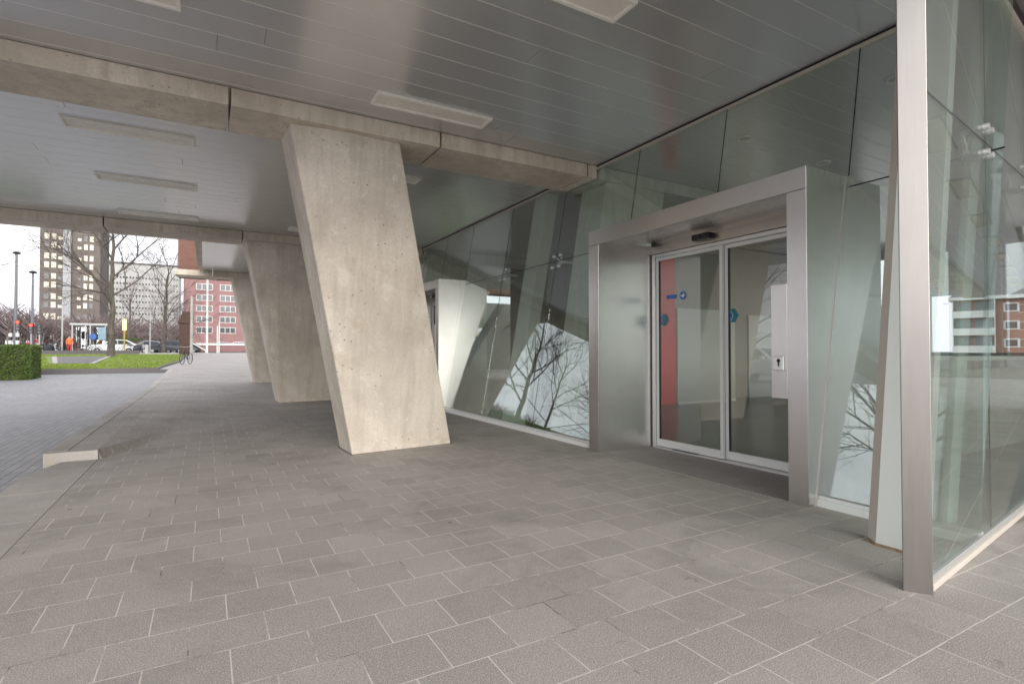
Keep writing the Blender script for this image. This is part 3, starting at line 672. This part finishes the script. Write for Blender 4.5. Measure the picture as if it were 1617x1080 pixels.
# ---------------------------------------------------------------- bare trees
def grow(seed, Ht, r0, levels=5, spread=.75, first=.33, limbs=9):
    rnd = random.Random(seed); tr = MB(); cr = MB()
    def br(p, d, L, r, lev):
        n = 4 if lev > 1 else 3; mb = tr if lev >= levels - 1 else cr; pts = [(p, r)]; dd = d.copy()
        for i in range(n):
            dd = (dd + Vector((rnd.gauss(0, .13), rnd.gauss(0, .13), rnd.gauss(0, .08) + .05))).normalized(); q = pts[-1][0] + dd * L / n
            r2 = r * (1 - .6 * (i + 1) / n); mb.tube(pts[-1][0], q, pts[-1][1], r2, 6 if lev >= levels - 1 else (4 if lev > 1 else 3), cap=False); pts.append((q, r2))
        if lev <= 0: return
        k = 5 if lev >= 3 else 4
        for j in range(k):
            i = min(n, 1 + int((j + .3 + rnd.random() * .6) / k * n)); q, rq = pts[i]
            ax = Vector((rnd.gauss(0, 1), rnd.gauss(0, 1), rnd.gauss(0, .6))); ax = (ax - ax.dot(dd) * dd).normalized()
            nd = (dd * .75 + ax * (.55 + .35 * rnd.random())).normalized()
            br(q, nd, L * (.5 + .22 * rnd.random()), rq * .72, lev - 1)
    top = Vector((rnd.gauss(0, .15), rnd.gauss(0, .15), Ht * .72)); P = [Vector((0, 0, -.3))]; nS = 10
    for i in range(1, nS + 1):
        u = i / nS; P.append(Vector((top.x * u + rnd.gauss(0, .04), top.y * u + rnd.gauss(0, .04), -.3 + (top.z + .3) * u)))
    tr.tube(P[0], P[0] + Vector((0, 0, .35)), r0 * 1.5, r0 * 1.05, 12)
    for i in range(nS): tr.tube(P[i], P[i + 1], r0 * (1 - .68 * i / nS), r0 * (1 - .68 * (i + 1) / nS), 10, cap=False)
    for j in range(limbs):
        u = first + (1 - first) * (j + .5) / limbs; f = u * nS; i = min(nS - 1, int(f)); p = P[i].lerp(P[i + 1], f - i)
        az = j * 2.4 + rnd.gauss(0, .3); el = .35 + .7 * u + rnd.gauss(0, .1)
        d = Vector((math.cos(az) * math.cos(el), math.sin(az) * math.cos(el), math.sin(el)))
        br(p, d, Ht * (.42 - .14 * (u - first)) * spread / .75, r0 * (.33 - .10 * u), levels - 1)
    br(P[-1], Vector((0, 0, 1)), Ht * .28, r0 * .3, levels - 1)
    return tr, cr
def make_tree(seed, Ht, r0, lab, twig='twig', **k):
    t = thing('bare_tree', (0, 0, 0), lab, 'tree', 'bare winter trees'); a, b = grow(seed, Ht, r0, **k)
    a.build('trunk', 'bark', t, smooth=True, fix=False); b.build('crown', twig, t, fix=False); return t
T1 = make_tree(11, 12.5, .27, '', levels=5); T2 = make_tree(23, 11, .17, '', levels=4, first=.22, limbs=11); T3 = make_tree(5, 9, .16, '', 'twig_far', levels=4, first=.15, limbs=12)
place(T1, (-6.14, 50, .85), 2.2, 'large bare tree on the lawn with wide dark branches, tallest in view', first=True)
place(T2, (-3.6, 63, 1.0), .4, 'bare tree leaning branches left, beside the brown brick stub', first=True)
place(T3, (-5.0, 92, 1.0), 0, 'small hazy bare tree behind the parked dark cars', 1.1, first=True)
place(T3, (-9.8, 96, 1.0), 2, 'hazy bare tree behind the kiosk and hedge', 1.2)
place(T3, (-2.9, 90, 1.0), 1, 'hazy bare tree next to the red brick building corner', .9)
for i, (x, y, s, tr) in enumerate([(-15, 40, 1, T1), (-19, 33, .95, T2), (-14.5, 27, 1.0, T2), (-22, 46, 1.1, T2), (-17, 20, .9, T2), (-18, 12, 1.0, T1), (-20, 5, .95, T2), (-24, 26, 1.2, T2)]):
    place(tr, (x, y, rise(y)), i * 1.3, 'bare tree left of the frame, mirrored in the leaning glass', s)
# distant wood
m = MB(); rnd = random.Random(9)
for i in range(520):
    x = -60 + 56 * rnd.random(); y = 105 + 15 * rnd.random(); h = (5.5 if x < -22 else 3.6) + 3.0 * rnd.random()
    m.tube((x, y, 1), (x + rnd.gauss(0, .3), y, 1 + h * .6), .12, .06, 4, cap=False)
    for k in range(14):
        a = rnd.random() * 6.28; z = 1 + h * (.25 + .5 * rnd.random()); l = 1.0 + rnd.random() * 1.6
        m.tube((x, y, z), (x + math.cos(a) * l, y + math.sin(a) * l, z + l * .9), .07, .03, 3, cap=False)
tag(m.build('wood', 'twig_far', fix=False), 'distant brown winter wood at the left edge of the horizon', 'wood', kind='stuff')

# ---------------------------------------------------------------- hedges
def hedge(x0, x1, y0, y1, z0, z1, lab, n):
    t = thing('hedge', ((x0 + x1) / 2, (y0 + y1) / 2, z0), lab, 'hedge'); m = MB(); rnd = random.Random(int(x0 * 10))
    MB().box(x0 + .12, x1 - .12, y0 + .12, y1 - .12, z0, z1 - .12).build('branches', 'bark', t)
    for i in range(n):
        f = rnd.random(); u, v, w_ = rnd.random(), rnd.random(), rnd.random(); q = rnd.random() ** 2 * .15
        if f < .5: p = (x0 + u * (x1 - x0), y0 + q, z0 + w_ * (z1 - z0))
        elif f < .8: p = (x0 + u * (x1 - x0), y0 + v * (y1 - y0), z1 - q)
        else: p = (x1 - q, y0 + v * (y1 - y0), z0 + w_ * (z1 - z0))
        s = .025 + .03 * rnd.random(); a = Vector((rnd.gauss(0, 1), rnd.gauss(0, 1), rnd.gauss(0, 1))).normalized(); b = a.orthogonal().normalized(); p = Vector(p) + a * .03
        m.add([p - a * s, p - b * s * .6, p + a * s, p + b * s * .6], [(0, 1, 2, 3)])
    m.build('foliage', 'hedge_leaf', t, fix=False)
hedge(-13.5, -5.95, 27.6, 29.2, rise(28) - .05, 1.46, 'clipped green hedge block at the left edge beside the road', 26000)
hedge(-11.2, -6.9, 78, 79.2, 1.0, 2.75, 'low dark clipped hedge beyond the street behind the parked cars', 5000)

# ---------------------------------------------------------------- background buildings
def building_box(name, x0, x1, y0, y1, z1, lab, cat, wall, roofh=.5, z0=.9):
    t = thing(name, ((x0 + x1) / 2, y0, z0), lab, cat); MB().box(x0, x1, y0, y1, z0, z1).build('wall', wall, t)
    MB().box(x0 - .15, x1 + .15, y0 - .15, y1 + .15, z1, z1 + roofh).build('roof', 'roof_dark', t); return t
# brown brick tower
t = building_box('tower_block', -28.9, -19.2, 140, 152, 34, 'tall brown brick tower block with many lit windows behind the bare tree', 'tower block', 'tower_brick')
def win(t, x0, x1, y, z0, z1, mat, frame=None, d=.06, nm='window', mull=0):
    if frame:
        w_ = MB(); b = .09 if frame else 0
        w_.box(x0 - b, x1 + b, y - d, y - .004, z0 - b, z0).box(x0 - b, x1 + b, y - d, y - .004, z1, z1 + b).box(x0 - b, x0, y - d, y - .004, z0, z1).box(x1, x1 + b, y - d, y - .004, z0, z1)
        for k in range(mull): xx = x0 + (x1 - x0) * (k + 1) / (mull + 1); w_.box(xx - .05, xx + .05, y - d, y - .004, z0, z1)
        o = w_.build(nm, frame, t); MB().box(x0, x1, y - d * .5, y - .002, z0, z1).build('pane', mat, o); return o
    return MB().box(x0, x1, y - d, y - .002, z0, z1).build(nm, mat, t)
rnd = random.Random(4)
MB().box(-25.2, -23.9, 139.5, 140.0, .9, 34.2).build('stair_bay', 'window_mid', t)
for f in range(13):
    z = 3.6 + f * 2.02 + .3 * (f % 2)
    for x0, x1, hh in ((-28.2, -27.45, 1.15), (-27.1, -26.35, 1.15), (-26.0, -25.4, .55), (-22.95, -22.35, .55), (-21.9, -21.3, 1.1), (-20.95, -20.35, 1.1)):
        lit = rnd.random() < .8; win(t, x0, x1, 140, z, z + hh, 'lit_window' if lit else 'window_dark')
# white slab office
t = building_box('office_block', -26, -7.0, 190, 206, 26.3, 'long white office slab with rows of small dark windows behind the bare tree', 'office building', 'office_white')
st = MB(); cnt = 0
for r_ in range(11):
    for c_ in range(24):
        x = -25.4 + c_ * .77; z = 22.2 - r_ * 1.75
        if cnt < 100: win(t, x, x + .38, 190, z, z + .5, 'window_dark'); cnt += 1
        else: st.box(x, x + .38, 189.94, 189.998, z, z + .5)
so_ = st.build('windows', 'window_dark', t); so_['kind'] = 'stuff'
# red brick building with white windows
t = building_box('brick_building', -4.6, 30, 150, 165, 24, 'red brick building with white-framed windows under the far canopy', 'building', 'red_brick')
for r_ in range(6):
    z = 5.6 + r_ * 2.62
    for c_ in range(5):
        x = -1.9 + c_ * 5.0; win(t, x, x + 3.3, 150, z, z + 1.3, 'window_dark', 'white_paint', mull=2)
MB().box(-4.6, 30, 149.7, 150, .9, 3.1).build('plinth', 'roof_dark', t)
# brick gable above the far beam
t = thing('brick_gable', (-.4, 22.3, 4.0), 'red-brown brick wall with a grey edge strip standing above the far concrete beam', 'wall')
MB().box(-.86, -.02, 22.24, 23.1, 3.9, 15).build('wall', 'brown_brick', t); MB().box(-.018, .35, 22.2, 23.1, 3.9, 15).build('edge_strip', 'pale_concrete', t); MB().box(.352, 16, 22.24, 23.1, 3.9, 15).build('wall', 'brown_brick', t)
# brown brick stub and low wall
t = thing('brick_pier', (-1.5, 56, .9), 'dark brown brick pier beside the white pole, topped by a sloping cap', 'pier')
MB().hexa([(-2.0, 55.5, .8), (-1.0, 55.5, .8), (-1.0, 57, .8), (-2.0, 57, .8), (-2.0, 55.5, 3.7), (-1.0, 55.5, 3.7), (-1.0, 57, 3.7), (-2.0, 57, 3.7)]).build('shaft', 'dark_brick', t)
MB().hexa([(-2.15, 55.4, 3.7), (-.95, 55.4, 3.7), (-.95, 57.1, 3.7), (-2.15, 57.1, 3.7), (-1.75, 55.6, 4.7), (-.98, 55.6, 4.7), (-.98, 57, 4.7), (-1.75, 57, 4.7)]).build('cap', 'dark_brick', t)
t = thing('low_brick_wall', (2, 79, 1), 'low red brick wall with pale coping across the far paving', 'wall')
MB().box(-1.3, 9, 78.6, 79, .9, 1.95).build('wall', 'red_brick', t); MB().box(-1.5, 9.2, 78.5, 79.1, 1.95, 2.22).build('coping', 'white_paint', t); MB().box(-1.3, 9, 78.35, 78.6, .9, 1.14).build('plinth', 'roof_dark', t)
t = thing('ramp_rail', (-.7, 77, 1), 'white sloping handrail beside the white pole at the low brick wall', 'handrail')
MB().path([(-1.4, 77.6, 2.2), (0.1, 76.6, 1.25)], .07, 8).build('rail', 'white_paint', t); MB().tube((0.05, 76.6, 1.0), (.05, 76.6, 1.3), .05, .05, 8).build('post', 'white_paint', t)
tag(MB().box(-12.7, -5.1, 57.9, 58.3, .7, 1.28).build('low_wall', 'roof_dark'), 'low black wall along the far side of the lawn', 'wall')

# opposite flats mirrored in the screen
def flats(loc, n, lab, ht=9.3, nf=3, W=9.0, wall='orange_brick', pitch=True):
    t = thing('apartment_building', (0, 0, 0), lab, 'building', 'apartment blocks right of the frame'); x1 = n * W; y = 0
    MB().box(0, x1, -12, 0, 0, ht).build('wall', wall, t); MB().box(-.5, x1 + .6, -12, .9, ht, ht + .5).build('eaves', 'white_paint', t)
    if pitch: MB().hexa([(-.4, -12, ht + .5), (x1 + .4, -12, ht + .5), (x1 + .4, .6, ht + .5), (-.4, .6, ht + .5), (1, -9, ht + 2.2), (x1 - 1, -9, ht + 2.2), (x1 - 1, -3, ht + 2.2), (1, -3, ht + 2.2)]).build('roof', 'roof_dark', t)
    for i in range(n):
        for f in range(nf):
            z = ht - 2.75 * (f + 1); xb = i * W
            MB().box(xb + .05, xb + 5.2, .01, .9, z - .1, z + .05).box(xb + .05, xb + 5.2, .84, .9, z + .05, z + 1.0).box(xb + .05, xb + .17, .01, .84, z + .05, z + 2.6).box(xb + 5.08, xb + 5.2, .01, .84, z + .05, z + 2.6).build('balcony', 'white_paint', t)
            MB().box(xb + .3, xb + 2.4, .002, .05, z + .9, z + 2.4).build('window', 'window_mid', t); MB().box(xb + 2.8, xb + 4.9, .002, .05, z + .9, z + 2.4).build('window', 'window_mid', t)
            o = MB().box(xb + 6.1, xb + 7.9, .002, .08, z + .7, z + 2.1).build('window', 'white_paint', t); MB().box(xb + 6.35, xb + 7.65, .081, .1, z + .9, z + 1.9).build('pane', 'window_dark', o)
    t.location = loc; t.rotation_euler = (0, 0, R(90))
flats((112, -9.6, 0), 5, 'orange brick apartment block with white balconies mirrored in the glass screen')
flats((130, -52, 0), 4, 'grey apartment block left of the orange one, mirrored in the glass screen', 13, 4, 9.0, 'office_white', False)
t = thing('ramp_parapet', (30, -5, 0), 'low concrete parapet with dark rail right of the frame, mirrored in the screen', 'parapet')
MB().box(33, 33.3, -20, 1.0, 0, .98).build('wall', 'pale_concrete', t, bevel=.01); MB().box(33.1, 33.2, -20, 1.0, 1.0, 1.16).build('handrail', 'black_metal', t)

# ---------------------------------------------------------------- cars
def car_proto(paint):
    t = thing('parked_car', (0, 0, 0), '', 'car', 'cars parked along the streets'); HW = .86
    prof = [(-2.1, .35), (-2.12, .62), (-2.0, .80), (-1.75, .92), (-.95, .98), (-.25, 1.42), (.35, 1.47), (1.15, 1.42), (1.85, 1.02), (2.05, .95), (2.1, .5), (2.05, .30)]
    m = MB(); rings = []
    for s_, k in ((-1, 1.), (-.97, 1.0), (.97, 1.0), (1, 1.)): pass
    def wid(z): return HW if z < .95 else HW - (z - .95) * .42
    L_ = [(x, -wid(z), z) for x, z in prof]; R_ = [(x, wid(z), z) for x, z in prof]
    for s_, rg in ((0, L_), (1, R_)): pass
    n = len(prof); m.add(L_ + R_, [tuple(range(n)), tuple(range(2 * n - 1, n - 1, -1))] + [(i, n + i, n + (i + 1) % n, (i + 1) % n) for i in range(n)])
    m.build('body', paint, t, bevel=.06, smooth=False)
    for s_ in (-1, 1):
        y = lambda z: s_ * (wid(z) + .012)
        P = [(-.82, 1.0), (-.22, 1.36), (.3, 1.40), (.32, 1.0)]; Q = [(.38, 1.0), (.37, 1.40), (1.08, 1.35), (1.55, 1.02)]
        for poly in (P, Q): MB().add([(x, y(z), z) for x, z in poly] + [(x, y(z) - s_ * .03, z) for x, z in poly], [(0, 1, 2, 3), (7, 6, 5, 4), (0, 4, 5, 1), (1, 5, 6, 2), (2, 6, 7, 3), (3, 7, 4, 0)]).build('side_window', 'car_glass', t)
        MB().box(-2.13, -2.02, s_ * .72 - .12, s_ * .72 + .12, .62, .74).build('headlight', 'white_paint', t, bevel=.02)
        MB().box(2.04, 2.12, s_ * .7 - .12, s_ * .7 + .12, .72, .9).build('tail_light', 'red_paint', t, bevel=.02)
        MB().box(-.72, -.55, s_ * .98 - .09, s_ * .98 + .09, .98, 1.1).build('mirror', paint, t, bevel=.03)
        for x in (-1.32, 1.3):
            wv = MB().torus((x, s_ * .80, .31), .22, .095, 'y', 20, 8).build('wheel', 'black_rubber', t, smooth=True); MB().tube((x, s_ * .80 - .07, .31), (x, s_ * .80 + .07, .31), .17, .17, 16).build('rim', 'galvanised', wv)
    MB().add([(-.93, -.72, 1.01), (-.93, .72, 1.01), (-.30, .62, 1.40), (-.30, -.62, 1.40), (-.9, -.7, .99), (-.9, .7, .99), (-.27, .6, 1.38), (-.27, -.6, 1.38)], [(0, 1, 2, 3), (7, 6, 5, 4), (0, 4, 5, 1), (1, 5, 6, 2), (2, 6, 7, 3), (3, 7, 4, 0)]).build('windscreen', 'car_glass', t)
    MB().add([(1.22, -.6, 1.41), (1.22, .6, 1.41), (1.80, .7, 1.07), (1.80, -.7, 1.07), (1.19, -.6, 1.38), (1.19, .6, 1.38), (1.77, .7, 1.04), (1.77, -.7, 1.04)], [(0, 1, 2, 3), (7, 6, 5, 4), (0, 4, 5, 1), (1, 5, 6, 2), (2, 6, 7, 3), (3, 7, 4, 0)]).build('rear_window', 'car_glass', t)
    return t
CW, CS, CK = car_proto('car_white'), car_proto('car_silver'), car_proto('car_dark')
def cz(y): return rise(y) + .02
place(CW, (-8.3, 69, cz(69)), R(8), 'white hatchback parked beyond the lawn behind the bare tree trunk', first=True)
place(CS, (-6.1, 75, cz(75)), R(20), 'silver car parked right of the white car, behind the motorcycles', first=True)
place(CK, (-3.9, 73, cz(73)), R(5), 'black car parked at the street left of the brown brick pier', first=True)
place(CK, (-2.6, 78.5, cz(78)), R(0), 'dark car parked farther back beside the brown brick pier')
place(CW, (-10.5, 14.6, -.055), R(95), 'white car left of the frame, mirrored in the right sliding door')
place(CS, (-10.6, 20.5, rz(20.5)), R(90), 'silver car left of the frame, mirrored in the facade')
for i, (x, lb) in enumerate(((1.4, 'pale car roof showing above the low brick wall, left one'), (3.7, 'pale car roof showing above the low brick wall, right one'))):
    place(CW if i else CS, (x, 84.5, 1.02), R(0), lb)

# ---------------------------------------------------------------- bikes, motorcycles, scooter
def bike_proto():
    t = thing('bicycle', (0, 0, 0), '', 'bicycle', 'bicycles by the far street')
    for x in (-.53, .53):
        wv = MB().torus((x, 0, .34), .32, .02, 'y', 24, 5)
        for a in range(8): wv.tube((x, 0, .34), (x + .31 * math.cos(a * .785), 0, .34 + .31 * math.sin(a * .785)), .003, .003, 3)
        wv.build('wheel', 'black_rubber', t)
    f = MB().path([(.53, 0, .34), (.10, 0, .30), (.18, 0, .80), (-.36, 0, .82), (.10, 0, .30)], .017).path([(.53, 0, .34), (.18, 0, .80)], .012).path([(-.53, 0, .34), (-.36, 0, .82), (-.33, 0, .98)], .016); f.build('frame', 'black_metal', t)
    MB().path([(-.22, -.28, 1.02), (-.33, -.1, 1.0), (-.33, .1, 1.0), (-.22, .28, 1.02)], .013).build('handlebar', 'galvanised', t)
    MB().loft([(.05, -.03, .88), (.30, -.09, .88), (.30, .09, .88), (.05, .03, .88)], [(.05, -.02, .93), (.32, -.08, .94), (.32, .08, .94), (.05, .02, .93)]).build('saddle', 'black_rubber', t); MB().path([(.18, 0, .78), (.2, 0, .9)], .013).build('seat_post', 'galvanised', t)
    return t
B = bike_proto()
bl = [((-.95, 36.2), 70, 'bicycle leaning by the white pole at the lawn corner'), ((-12.7, 64.2), 15, 'bicycle parked between the red scooter and the tower foot'), ((-11.9, 64.0), 40, 'bicycle parked just left of the person in orange'), ((-9.9, 64.3), 10, 'bicycle parked just right of the person in orange'), ((-9.2, 64.1), 50, 'bicycle parked in front of the white car'), ((-6.6, 65), 20, 'bicycle parked right of the big tree trunk')]
for i, ((x, y), a, lb) in enumerate(bl): place(B, (x, y, pz(-1, y) + .01 if x > -2 else cz(y)), R(a), lb, first=i == 0)
def moto_proto(paint, name='motorcycle', cat='motorcycle'):
    t = thing(name, (0, 0, 0), '', cat, 'motorcycles by the far street')
    for x in (-.68, .68): wv = MB().torus((x, 0, .30), .23, .065, 'y', 22, 8).build('wheel', 'black_rubber', t, smooth=True); MB().tube((x, -.05, .3), (x, .05, .3), .15, .15, 14).build('rim', 'galvanised', wv)
    MB().loft([(-.35, -.14, .32), (.35, -.14, .32), (.35, .14, .32), (-.35, .14, .32)], [(-.42, -.17, .78), (.25, -.12, .78), (.25, .12, .78), (-.42, .17, .78)]).build('body', paint, t, bevel=.05)
    MB().ball((-.15, 0, .83), .30, .15, .12).build('fuel_tank', paint, t, smooth=True)
    MB().loft([(.05, -.13, .76), (.80, -.10, .84), (.80, .10, .84), (.05, .13, .76)], [(.07, -.11, .85), (.82, -.08, .94), (.82, .08, .94), (.07, .11, .85)]).build('seat', 'black_rubber', t, bevel=.02)
    MB().path([(-.68, .06, .3), (-.42, .06, .95)], .025).path([(-.68, -.06, .3), (-.42, -.06, .95)], .025).build('fork', 'galvanised', t); MB().path([(-.30, -.33, 1.02), (-.42, -.12, .98), (-.42, .12, .98), (-.30, .33, 1.02)], .017).build('handlebar', 'black_metal', t)
    MB().ball((-.55, 0, .88), .09, .10, .10).build('headlight', 'white_paint', t, smooth=True)
    MB().loft([(-.62, -.14, .9), (-.45, -.17, .92), (-.45, .17, .92), (-.62, .14, .9)], [(-.50, -.11, 1.22), (-.44, -.12, 1.22), (-.44, .12, 1.22), (-.50, .11, 1.22)]).build('fairing', paint, t)
    return t
MR, MK = moto_proto('red_paint'), moto_proto('car_dark')
place(MR, (-13.9, 63.6, cz(63.6)), R(200), 'red motorcycle behind the hedge at the left edge', first=True, scale=1.15)
place(MK, (-12.3, 63.2, cz(63)), R(150), 'dark motorcycle parked right of the red one', first=True)
place(MK, (-6.1, 67, cz(67)), R(170), 'dark motorcycle parked right of the big tree trunk')

# ---------------------------------------------------------------- person in orange
def person(loc, rz_, label):
    t = thing('person', (0, 0, 0), label, 'person')
    def skin(name, joints, edges, rad, mat, par):
        me = bpy.data.meshes.new(name); me.from_pydata(joints, edges, []); me.materials.append(MATS[mat]); o = bpy.data.objects.new(name, me); COL.objects.link(o); o.parent = par
        s_ = o.modifiers.new('skin', 'SKIN')
        for i, v in enumerate(me.skin_vertices[0].data) if me.skin_vertices else []: v.radius = (rad[i], rad[i])
        if not me.skin_vertices:
            pass
        o.modifiers.new('sub', 'SUBSURF').levels = 1; o.modifiers['sub'].render_levels = 2
        return o
    def skinned(name, joints, edges, rad, mat, par):
        bm = bmesh.new(); lay = bm.verts.layers.skin.verify(); vs = []
        for i, (p, r_) in enumerate(zip(joints, rad)):
            v = bm.verts.new(p); v[lay].radius = (r_, r_); v[lay].use_root = (i == 0); vs.append(v)
        for a, b in edges: bm.edges.new((vs[a], vs[b]))
        me = bpy.data.meshes.new(name); bm.to_mesh(me); bm.free(); me.materials.append(MATS[mat])
        o = bpy.data.objects.new(name, me); COL.objects.link(o); o.parent = par; o.modifiers.new('skin', 'SKIN'); s_ = o.modifiers.new('sub', 'SUBSURF'); s_.levels = 1; s_.render_levels = 2
        return o
    J = [(0, 0, .95), (0, 0, 1.15), (0, 0, 1.38), (0, 0, 1.50), (0, -.01, 1.60), (0, -.01, 1.70),
         (.17, 0, 1.42), (.22, .02, 1.16), (.22, -.12, .96), (.21, -.17, .88), (-.17, 0, 1.42), (-.23, .02, 1.16), (-.22, -.05, .92), (-.22, -.08, .84),
         (.09, 0, .88), (.10, -.06, .49), (.10, .02, .08), (.10, -.14, .04), (-.09, 0, .88), (-.10, .06, .49), (-.10, .14, .08), (-.10, 0, .04)]
    Ed = [(0, 1), (1, 2), (2, 3), (3, 4), (4, 5), (2, 6), (6, 7), (7, 8), (8, 9), (2, 10), (10, 11), (11, 12), (12, 13), (0, 14), (14, 15), (15, 16), (16, 17), (0, 18), (18, 19), (19, 20), (20, 21)]
    Rr = [.14, .13, .15, .06, .085, .09, .065, .05, .035, .04, .065, .05, .035, .04, .09, .06, .04, .035, .09, .06, .04, .035]
    skinned('body', J, Ed, Rr, 'skin', t)
    Jj = J[:3] + [J[6], J[7], J[8], J[10], J[11], J[12]]
    skinned('jacket', [(0, 0, .86)] + Jj, [(0, 1), (1, 2), (2, 3), (3, 4), (4, 5), (5, 6), (3, 7), (7, 8), (8, 9)], [.17, .165, .16, .18, .085, .068, .05, .085, .068, .05], 'orange_cloth', t)
    skinned('trousers', [J[0], J[14], J[15], J[16], J[18], J[19], J[20]], [(0, 1), (1, 2), (2, 3), (0, 4), (4, 5), (5, 6)], [.15, .11, .08, .065, .11, .08, .065], 'red_cloth', t)
    MB().ball((0, .012, 1.71), .098, .105, .095).build('hair', 'hair', t, smooth=True)
    t.location = loc; t.rotation_euler = (0, 0, rz_)
person((-11.1, 64.6, cz(64)), R(20), 'person in an orange jacket and red trousers among the parked bicycles')

# ---------------------------------------------------------------- street furniture
def lamp_post(x, y, top, lab, arm=False, r_=.09):
    z = rise(y); t = thing('street_lamp', (x, y, z), lab, 'street lamp', 'tall lamp posts on the left'); MB().tube((x, y, z), (x, y, top - .1), r_ * 1.3, r_ * .8, 10).build('pole', 'lamp_grey', t)
    MB().tube((x, y, top - .12), (x, y, top), .24, .30, 16).tube((x, y, top), (x, y, top + .1), .30, .1, 16).build('lamp_head', 'black_metal', t)
lamp_post(-14.35, 62, 9.8, 'taller dark lamp post standing against the sky at the far left', r_=.11)
lamp_post(-13.35, 62.5, 8.25, 'shorter dark lamp post between the tall one and the brick tower')
def traffic_light(x, y, z1, lab, side=0, lit=True):
    z = rise(y); t = thing('traffic_light', (x, y, z), lab, 'traffic light', 'traffic lights at the left'); MB().tube((x, y, z), (x, y, z1 - .9), .06, .06, 10).build('pole', 'galvanised', t)
    h = MB().box(x - .17, x + .17, y - .12, y + .12, z1 - .9, z1).build('signal_head', 'black_metal', t, bevel=.03)
    for k, c_ in enumerate(('red_lamp', 'window_dark', 'window_dark')): MB().tube((x, y - .16, z1 - .17 - .28 * k), (x, y - .121, z1 - .17 - .28 * k), .11, .11, 16).build('lamp', c_ if lit or k else 'window_dark', h)
    MB().torus((x, y - .15, z1 - .17), .135, .02, 'y', 16, 5).build('hood', 'red_paint' if lit else 'black_metal', h)  # red ring paints the glow around a lit lamp
traffic_light(-13.85, 60.5, 3.85, 'left traffic light showing red, above the hedge'); traffic_light(-13.2, 61.5, 3.65, 'second traffic light showing red, right of the first'); traffic_light(-12.75, 62, 3.6, 'traffic light with unlit lamps, nearest the brick tower', lit=False)
for i, (x, lb) in enumerate(((-14.2, 'left black and white striped post under the traffic lights'), (-13.75, 'right black and white striped post under the traffic lights'))):
    t = thing('striped_post', (x, 60, .88), lb, 'post', 'striped posts')
    for k in range(6): MB().tube((x, 60, .88 + k * .31), (x, 60, .88 + (k + 1) * .31 - .002), .12, .12, 10).build('band', 'white_paint' if k % 2 else 'black_metal', t)
def pole(x, y, top, r_, mat, lab, name='white_pole', grp='pale poles right of the lawn'):
    z = pz(-1, y) if y < 62 else 1.0; o = MB().tube((x, y, z), (x, y, top), r_, r_ * .75, 10).ball((x, y, top), r_ * .8, r_ * .8, r_ * .5, 10, 6).build(name, mat, None, (x, y, z)); return tag(o, lab, 'pole', grp)
pole(-.82, 42.5, 4.9, .10, 'pale_concrete', 'thick pale pole standing beside the bicycle and brick pier')
pole(.17, 74, 10.2, .13, 'white_paint', 'tallest white pole in front of the red brick building, behind the low wall')
pole(1.28, 76, 4.3, .07, 'white_paint', 'thin white pole right of the tall one, shorter')
pole(1.48, 76, 4.75, .07, 'white_paint', 'thin white pole right of the tall one, slightly taller')
pole(-5.2, 70, 5.5, .07, 'galvanised', 'thin grey pole behind the black parked car')
pole(-11.9, 66, 6.4, .07, 'bollard_paint', 'thin pale pole in front of the brick tower')
for i, (x, lb) in enumerate(((-4.6, 'grey bollard at the back edge of the lawn, left of the black car'), (-1.95, 'small grey bollard beside the brown brick pier'))):
    tag(MB().tube((x, 58.6, .85), (x, 58.6, 1.75), .16, .14, 12).ball((x, 58.6, 1.75), .14, .14, .06, 12, 6).build('bollard', 'bollard_paint', None, (x, 58.6, .85)), lb, 'bollard', 'bollards behind the lawn')
t = thing('bus_shelter', (-10.7, 72, 1), 'grey street shelter with glass and a blue poster in front of the tower', 'shelter')
MB().box(-12.3, -9.1, 71.5, 73.2, 3.95, 4.15).build('roof', 'galvanised', t)
for x in (-12.1, -11.0, -10.6, -9.3): MB().box(x - .05, x + .05, 71.6, 71.7, 1.0, 3.95).build('post', 'galvanised', t)
for x0, x1 in ((-12.0, -11.1), (-10.5, -9.4)): MB().box(x0, x1, 73.0, 73.03, 1.5, 3.8).build('glass_pane', 'far_glass', t)
MB().box(-9.9, -9.25, 71.4, 71.5, 2.4, 3.75).build('poster', 'ad_blue', t); MB().tube((-10.35, 71.45, 2.75), (-10.35, 71.5, 2.75), .32, .32, 18).build('round_sign', 'sign_blue', t)
t = thing('lit_sign', (-7.05, 66, 1), 'narrow lit yellow sign on a pole right of the big tree trunk', 'sign')
MB().tube((-7.05, 66, 1.0), (-7.05, 66, 3.3), .05, .05, 8).build('pole', 'yellow_paint', t); MB().box(-7.2, -6.9, 65.9, 66.1, 3.3, 4.4).build('panel', 'sign_glow', t, bevel=.03)

for o in bpy.data.objects:
    if '_org' in o.keys(): del o['_org']
